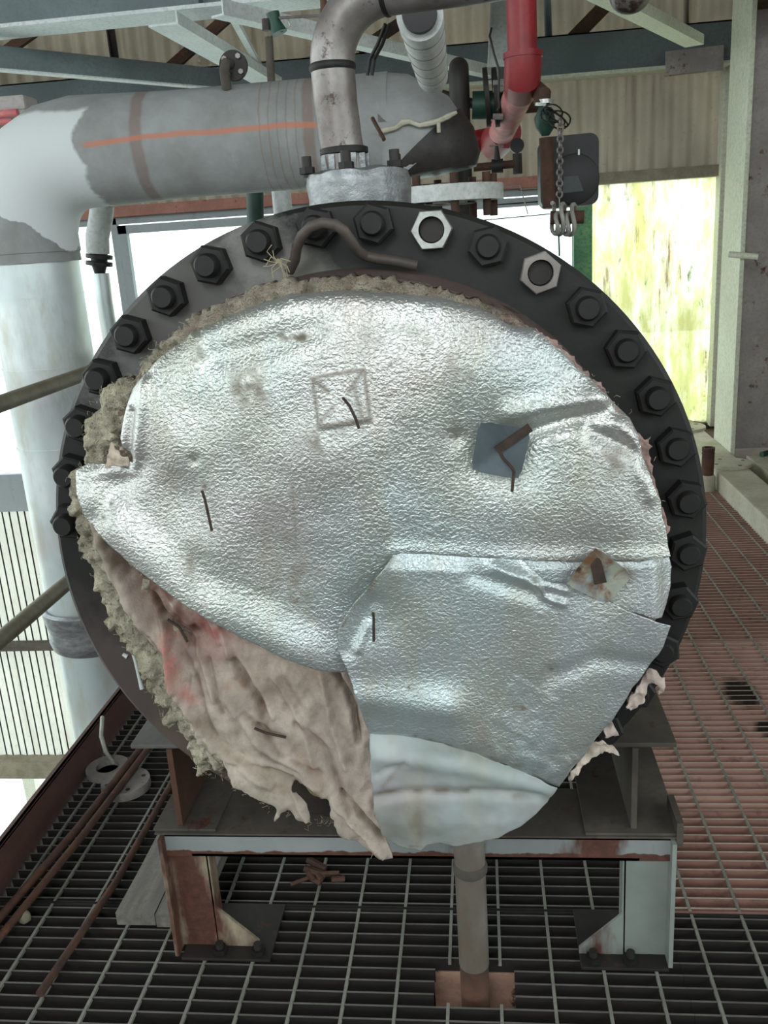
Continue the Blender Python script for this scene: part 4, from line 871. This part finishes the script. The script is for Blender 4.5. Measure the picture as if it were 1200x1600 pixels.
# ------------------------------------------------------------------ bare steel pipe bending right above the flange
SP = empty('steel_pipe', (-.222, 1.68, 1.40)); tag(SP, 'bare steel pipe rising from the vessel and bending right along the top', 'pipe')
ys = 1.70; sx_ = -.222; zt = 1.783
end = Vector((.62, 1.52, 1.79))
pth = [Vector((sx_-.003, ys, 1.50)), Vector((sx_-.010, ys, 1.56)), Vector((sx_-.014, ys, 1.62))]+arc((sx_-.014, ys, 1.60), (sx_-.016, ys, zt), tuple(end), .105, 12)+[Vector((0, 1.655, zt)), end]
tub('pipe', pth, .0385, M['steel'], SP, 36)
el = pth[3]; tub('weld_bead', [el+Vector((0, 0, -.008)), el+Vector((0, 0, -.003)), el+Vector((0, 0, .003)), el+Vector((0, 0, .008))], [.0375, .041, .041, .0375], M['nut'], SP, 36)
e2 = pth[15]; dv = (end-e2).normalized(); tub('weld_bead', [e2-dv*.006, e2-dv*.002, e2+dv*.002, e2+dv*.006], [.0375, .0405, .0405, .0375], M['nut'], SP, 36)
lat('clamp_ring', [(.038, 1.535), (.043, 1.537), (.043, 1.546), (.038, 1.548)], M['nut'], SP, 'Z', (sx_-.005, ys, 0), 36)
for k in range(10):
    a_ = 2*math.pi*k/10; 
bm = bmesh.new()
for k in range(12):
    a_ = 2*math.pi*k/12; x, y = sx_-.004+.0385*math.cos(a_), ys+.0385*math.sin(a_); bx(bm, x-.005, x+.005, y-.005, y+.005, 1.50, 1.535)
link('foil_skirt', bm, M['foil'], SP)
def wrapped(name, prof, mat, c_, amp, par, seg=72):
    bm = bmesh.new(); lathe(bm, prof, 'Z', c_, seg)
    for v in bm.verts: v.co += Vector(mnoise.noise_vector(v.co*28))*amp
    return link(name, bm, mat, par, True)
wrapped('foil_wrapped_flange', [(0, 1.40), (.086, 1.40), (.094, 1.42), (.092, 1.46), (.095, 1.485), (.090, 1.503), (.07, 1.509), (0, 1.509)], M['foil'], (-.205, ys, 0), .004, SP)['label'] = 'flange wrapped in creased silvery tape'
for x, y in ((-.292, 1.675), (-.215, 1.625), (-.135, 1.665), (-.14, 1.76), (-.27, 1.77)):
    n_ = hexnut('flange_nut', (x, y, 1.505), .014, .012, M['nut'], SP, .4, (0, 0, 1)); bm = bmesh.new(); lathe(bm, [(0, 1.50), (.009, 1.50), (.009, 1.535), (0, 1.535)], 'Z', (x, y, 0), 12); link('threaded_end', bm, M['dark'], n_, True)
bm = bmesh.new(); q = at(985, -8, 1.50); bmesh.ops.create_uvsphere(bm, u_segments=24, v_segments=14, radius=.03)
for v in bm.verts: v.co = Vector((v.co.x, v.co.y, v.co.z*.85))+q
link('pipe_cap', bm, M['steel'], SP, True)
tag(tub('sensor_rod', [at(582, 185, 1.9), at(600, 218, 1.85)], .004, M['rustpipe'], SP, 8), None)
for dx, lb in ((0, 'black cable hanging behind the steel pipe bend, left strand'), (7, 'black cable hanging behind the steel pipe bend, right strand')):
    tag(tub('cable', [at(602+dx, 38, 1.85), at(590+dx, 70, 1.88), at(578+dx, 92, 1.9), at(574+dx, 118, 1.9)], .0035, M['cable'], None, 8), lb, 'cable')

# ------------------------------------------------------------------ more pipes behind
g = empty('wrapped_pipe', at(660, 45, 2.0)); tag(g, 'white cloth-wrapped pipe sloping away beneath the steel pipe', 'pipe')
p0, p1 = at(656, 24, 1.95), at(676, 120, 2.62); ax = (p1-p0)
tub('wrap', [p0, p0+ax*.98, p1], [.046, .041, .030], M['white'], g, 32); tub('dark_end_plug', [p0-ax*.03, p0+ax*.1], .034, M['cable'], g, 24)  # black core stands in for the dark hollow of the open end
for f_ in (.12, .3, .47, .64, .8): c0 = p0+ax*f_; tub('band', [c0, c0+ax*.008], .0472-.005*f_, M['coil'], g, 32)
tag(tub('brown_pipe', [(-.036, 3.25, 1.40)]+arc((-.036, 3.25, 1.6), (-.036, 3.25, 1.925), (-.036, 3.6, 1.925), .06, 8)+[(-.036, 4.0, 1.925)], .033, M['dark'], None, 24), 'dark rusty upright pipe with bend, right of the tar elbow', 'pipe')
g = empty('gate_valve', at(765, 165, 3.3)); tag(g, 'dark green flanged valve line behind the brown upright pipe', 'valve')
tub('line', [at(690, 148, 3.3), at(752, 166, 3.3)], .016, M['dark'], g, 14); tub('line', [at(785, 165, 3.3), at(848, 160, 3.3)], .03, M['rustpipe'], g, 18)
tub('body', [at(738, 165, 3.3), at(790, 164, 3.3)], .045, M['green'], g, 20)
for x in (757, 771): tub('flange', [at(x, 153, 3.3), at(x+7, 152, 3.3)], .092, M['dark'], g, 30)
for y in (130, 140, 182): tub('bolt', [at(770, y, 3.22), at(786, y, 3.22)], .010, M['galv'], g, 8)
g = empty('red_pipe', at(815, 60, 3.0)); tag(g, 'red painted pipe with elbow coming down then sloping to a tee', 'pipe')
tub('upright', [at(814, -20, 3.0), at(817, 95, 3.0)], .0445, M['red'], g, 32)
e0 = at(817, 84, 3.0); tub('elbow', [e0, e0+Vector((0, 0, -.03)), at(816, 122, 3.0), at(814, 140, 3.08)], [.056, .056, .056, .052], M['red'], g, 32)['label'] = 'thick glossy red elbow fitting'
tub('elbow_rim', [e0+Vector((0, 0, .004)), e0+Vector((0, 0, -.012))], .059, M['red'], g, 32)
tub('sloping_run', [at(816, 135, 3.05), at(780, 215, 3.7)], .047, M['pink'], g, 28)['label'] = 'dusty pink sloping length'
tub('tee', [at(790, 205, 3.62), at(772, 224, 3.75)], .062, M['red'], g, 28); tub('side_run', [at(790, 212, 3.75), at(742, 222, 3.75)], .042, M['red'], g, 24)
g = empty('drain_valve', at(780, 255, 3.5)); tag(g, 'small brown valve assembly with round black gauge under the red tee', 'valve')
tub('run', [at(740, 262, 3.5), at(806, 256, 3.5)], .014, M['rustpipe'], g, 12); tub('tee_body', [at(768, 260, 3.5), at(786, 259, 3.5)], .024, M['dark'], g, 12)
tub('stem', [at(776, 228, 3.5), at(777, 258, 3.5)], [.006, .016], M['dark'], g, 10); tub('handle', [at(765, 228, 3.5), at(787, 228, 3.5)], .004, M['galv'], g, 8)
tub('elbow', [at(808, 240, 3.5), at(809, 272, 3.5)], .017, M['frames'], g, 12)
q = at(808, 227, 3.48); tub('gauge', [q, q+Vector((0, .03, 0))], .025, M['cable'], g, 24)
# recorder case with rusty pipe, chain, coil
g = empty('instrument_case', at(892, 268, 3.2)); tag(g, 'black rounded instrument case hanging before the beige end wall', 'case')
q0, q1 = at(845, 327, 3.2), at(936, 208, 3.2)
def rrect(x0, x1, z0, z1, r_, y, sk=0.):
    out = []
    for cx, cz, a0 in ((x1-r_, z1-r_, 0), (x0+r_, z1-r_, 90), (x0+r_, z0+r_, 180), (x1-r_, z0+r_, 270)):
        for i in range(6):
            a_ = math.radians(a0+18*i); out.append(Vector((cx+r_*math.cos(a_), y, cz+r_*math.sin(a_)+(cx-x0)*sk)))
    return out
bm = bmesh.new(); prism(bm, rrect(q0.x, q1.x, q0.z, q1.z, .03, 3.2, .02), (0, .14, 0))
link('shell', bm, M['plastic'], g, True)
q = at(898, 280, 3.195); lat('dial_rim', [(0, -.002), (.076, -.002), (.080, 0), (.080, .004), (0, .004)], M['plastic'], g, 'Y', tuple(q), 48)
plate('dial_panel', [at(x, y, 3.192) for x, y in ((878, 302), (912, 298), (903, 274), (882, 276))], (0, .008, 0), paint('case_grey', (84, 88, 90), (70, 74, 78), None, 1, .6), g)
box_ = at(904, 237, 3.192); plate('latch', [at(903, 242, 3.192), at(906, 242, 3.192), at(906, 233, 3.192), at(903, 233, 3.192)], (0, .006, 0), M['galv'], g)
g = empty('rusty_riser', at(856, 270, 3.0)); tag(g, 'rusty upright pipe with green valve before the black instrument case', 'pipe')
tub('pipe', [at(853, 215, 3.0), at(858, 325, 3.0)], .021, M['rustpipe'], g, 20); tub('valve_body', [at(852, 168, 3.0), at(851, 185, 3.0), at(852, 200, 3.0), at(852, 212, 3.0)], [.020, .032, .028, .012], M['green'], g, 12)
tub('elbow', [at(846, 162, 3.0), at(848, 148, 3.0), at(838, 140, 3.05), at(826, 140, 3.1)], .026, M['rustpipe'], g, 16)
lat('collar', [(.02, 0), (.028, 0), (.028, .012), (.02, .012)], M['galv'], g, 'Z', tuple(at(850, 163, 3.0)), 20)
for k in range(4):
    c_ = at(862+k*4, 178+k*3, 2.95); n_ = 16; tub('wire_loop', [c_+Vector((.032*math.cos(2*math.pi*i/n_+k), .01*math.sin(i+k), .026*math.sin(2*math.pi*i/n_))) for i in range(n_+1)], .0025, M['cable'], g, 6)
# chain
g = empty('chain', at(875, 185, 2.94)); tag(g, 'steel chain hanging in front of the black instrument case', 'chain')
a_, b_ = at(876, 186, 2.94), at(874, 308, 2.94); nl = 14
for k in range(nl):
    c_ = a_.lerp(b_, (k+.5)/nl); hl = (b_-a_).length/nl*.68; pts = []
    for i in range(13):
        an = 2*math.pi*i/12; rx, rz = .0085*math.cos(an), hl*math.sin(an)*.95
        pts.append(c_+(Vector((rx, 0, rz)) if k % 2 else Vector((rx*.45, rx*.9, rz))))
    tub('chain_link', pts, .0030, M['steel'], g, 6)
tag(tub('wire', [at(874, 308, 2.94), at(874, 330, 2.94)], .0015, M['galv'], g, 6), None)
g = empty('coiled_hose', at(885, 345, 2.9)); tag(g, 'pale coiled tube looped around a short rusty nipple below the case', 'hose')
pts = []; A_0, A_1 = at(863, 343, 2.92), at(898, 345, 2.92)
for i in range(70):
    u = i/69; an = u*2*math.pi*4.2; c_ = A_0.lerp(A_1, u); pts.append(c_+Vector((.006*math.sin(an*2), .034*math.sin(an), .038*math.cos(an)-.004+.014*math.cos(an*.5))))
tub('coil', pts, .0065, M['coil'], g, 8)
tub('nipple', [at(860, 340, 2.93), at(912, 339, 2.93)], .020, M['rustpipe'], g, 14)
tub('lead_wire', [at(873, 365, 2.92), at(874, 400, 2.92)], .003, M['green'], g, 6)
tag(tub('cable', [at(768, 44, 3.0), at(765, 56, 2.98), at(772, 85, 2.97), at(780, 110, 2.96), at(779, 150, 2.95), at(780, 168, 2.95), at(776, 172, 2.95)], .0035, M['cable'], None, 8), 'thin black cable hanging left of the red pipe', 'cable')
tag(tub('wire', [at(783, 292, 3.1), at(812, 288, 3.1), at(818, 310, 3.1), at(825, 335, 3.1)], .002, M['galv'], None, 6), 'thin bent wire to the left of the black case', 'wire')
for k, (y0_, y1_, lb) in enumerate(((322, 314, 'upper thin wire strung across the window behind the flange'), (346, 334, 'lower thin wire strung across the window behind the flange'))):
    tag(tub('wire', [at(672, y0_+6, 6.27), at(905, y1_-4, 6.23)], .004, M['cable'], None, 6), lb, 'wire')
tag(tub('green_pipe', [at(398, 290, 4.0), at(399, 345, 4.0)]+[Vector((at(399, 345, 4.0).x, 4.0, .0))], .037, M['green'], None, 20), 'dark green upright pipe under the lagged pipe', 'pipe')
tag(tub('white_post', [at(438, 285, 4.1), Vector((at(438, 285, 4.1).x, 4.1, .0))], .042, M['beamw'], None, 20), 'white upright pipe right of the dark green one', 'pipe')
# small flanged elbow on top of the lagged pipe
g = empty('vent_elbow', at(352, 135, 2.8)); tag(g, 'small flanged vent elbow on top of the lagged pipe', 'pipe')
q = at(364, 102, 2.8); lat('flange', [(0, 0), (.041, 0), (.041, .014), (0, .014)], M['dark'], g, 'Y', tuple(q), 32)
for k in range(4):
    a_ = math.pi/4+math.pi/2*k+.1; hexnut('bolt', (q.x+.029*math.cos(a_), q.y-.008, q.z+.029*math.sin(a_)), .0085, .008, M['steel'], g)
tub('elbow', [q+Vector((-.008, .0, .004)), q+Vector((-.012, -.03, .002)), q+Vector((-.016, -.045, -.02)), at(354, 138, 2.78)], .014, M['frames'], g, 16)
# clutter at top centre
g = empty('hanging_valve', at(428, 45, 2.9)); tag(g, 'small teal valve with rod hanging from the top, left of centre', 'valve')
tub('hanger', [at(420, 58, 2.9), at(424, 130, 2.9)], .012, M['frames'], g, 12); tub('cap', [at(416, 30, 2.9), at(417, 48, 2.9)], .014, M['dark'], g, 12)
tub('body', [at(426, 20, 2.9), at(430, 36, 2.9), at(436, 52, 2.9)], [.020, .018, .026], M['green'], g, 12); tub('rod', [at(436, 28, 2.88), at(505, 24, 2.88)], .004, M['steel'], g, 8)
tub('loop', [at(448, 26, 2.9), at(453, 40, 2.9), at(440, 50, 2.9), at(425, 47, 2.9)], .003, M['galv'], g, 8); tub('pipe', [at(505, -8, 2.9), at(507, 42, 2.9)], .010, M['rustpipe'], g, 10)
# lagged drop pipe at left behind the flange
g = empty('drop_pipe', at(158, 400, 3.3)); tag(g, 'narrow wrapped drop pipe with black valve against the bright window', 'pipe')
tub('cloth_wrap', [at(160, 320, 3.3), at(157, 345, 3.3), at(152, 370, 3.3), at(153, 396, 3.3)], .042, M['white'], g, 20)
tub('foil_wrap', [at(158, 427, 3.3), at(163, 470, 3.3), at(175, 545, 3.3)]+[Vector((at(175, 545, 3.3).x, 3.3, .0))], .030, M['alup'], g, 20)
for y in (398, 409): tub('valve_flange', [at(155, y, 3.3), at(155, y+6, 3.3)], .048, M['cable'], g, 20)
tub('valve_body', [at(155, 396, 3.3), at(155, 412, 3.3), at(156, 429, 3.3)], [.03, .030, .018], M['cable'], g, 16)
# bits at the left edge
g = empty('junction_box', at(18, 160, 3.0)); tag(g, 'pale box with pink pipes cut by the left edge', 'box')
box('case', at(-40, 160, 3.0).x, at(38, 160, 3.0).x, 3.0, 3.1, at(20, 172, 3.0).z, at(20, 148, 3.0).z, M['colmn'], g, .01)
tub('pink_pipe', [at(-40, 182, 3.0), at(28, 176, 3.0)], .012, M['pink'], g, 12); tub('pink_pipe', [at(-40, 192, 3.0), at(20, 190, 3.0)], .010, M['pink'], g, 12)
# thin edge of a column far outside, lower left, beyond the wall opening
tag(box('outside_post', -4.55, -4.43, 7.2, 7.3, -5.5, -2.4, M['coll']), 'pale upright post outside, in the bright opening at lower left', 'post')
tag(tub('outside_strut', [(-4.28, 7.0, -2.5), (-4.0, 7.0, -3.9)], .03, M['green'], None, 10), 'green slanting strut in the bright opening at lower left', 'strut')
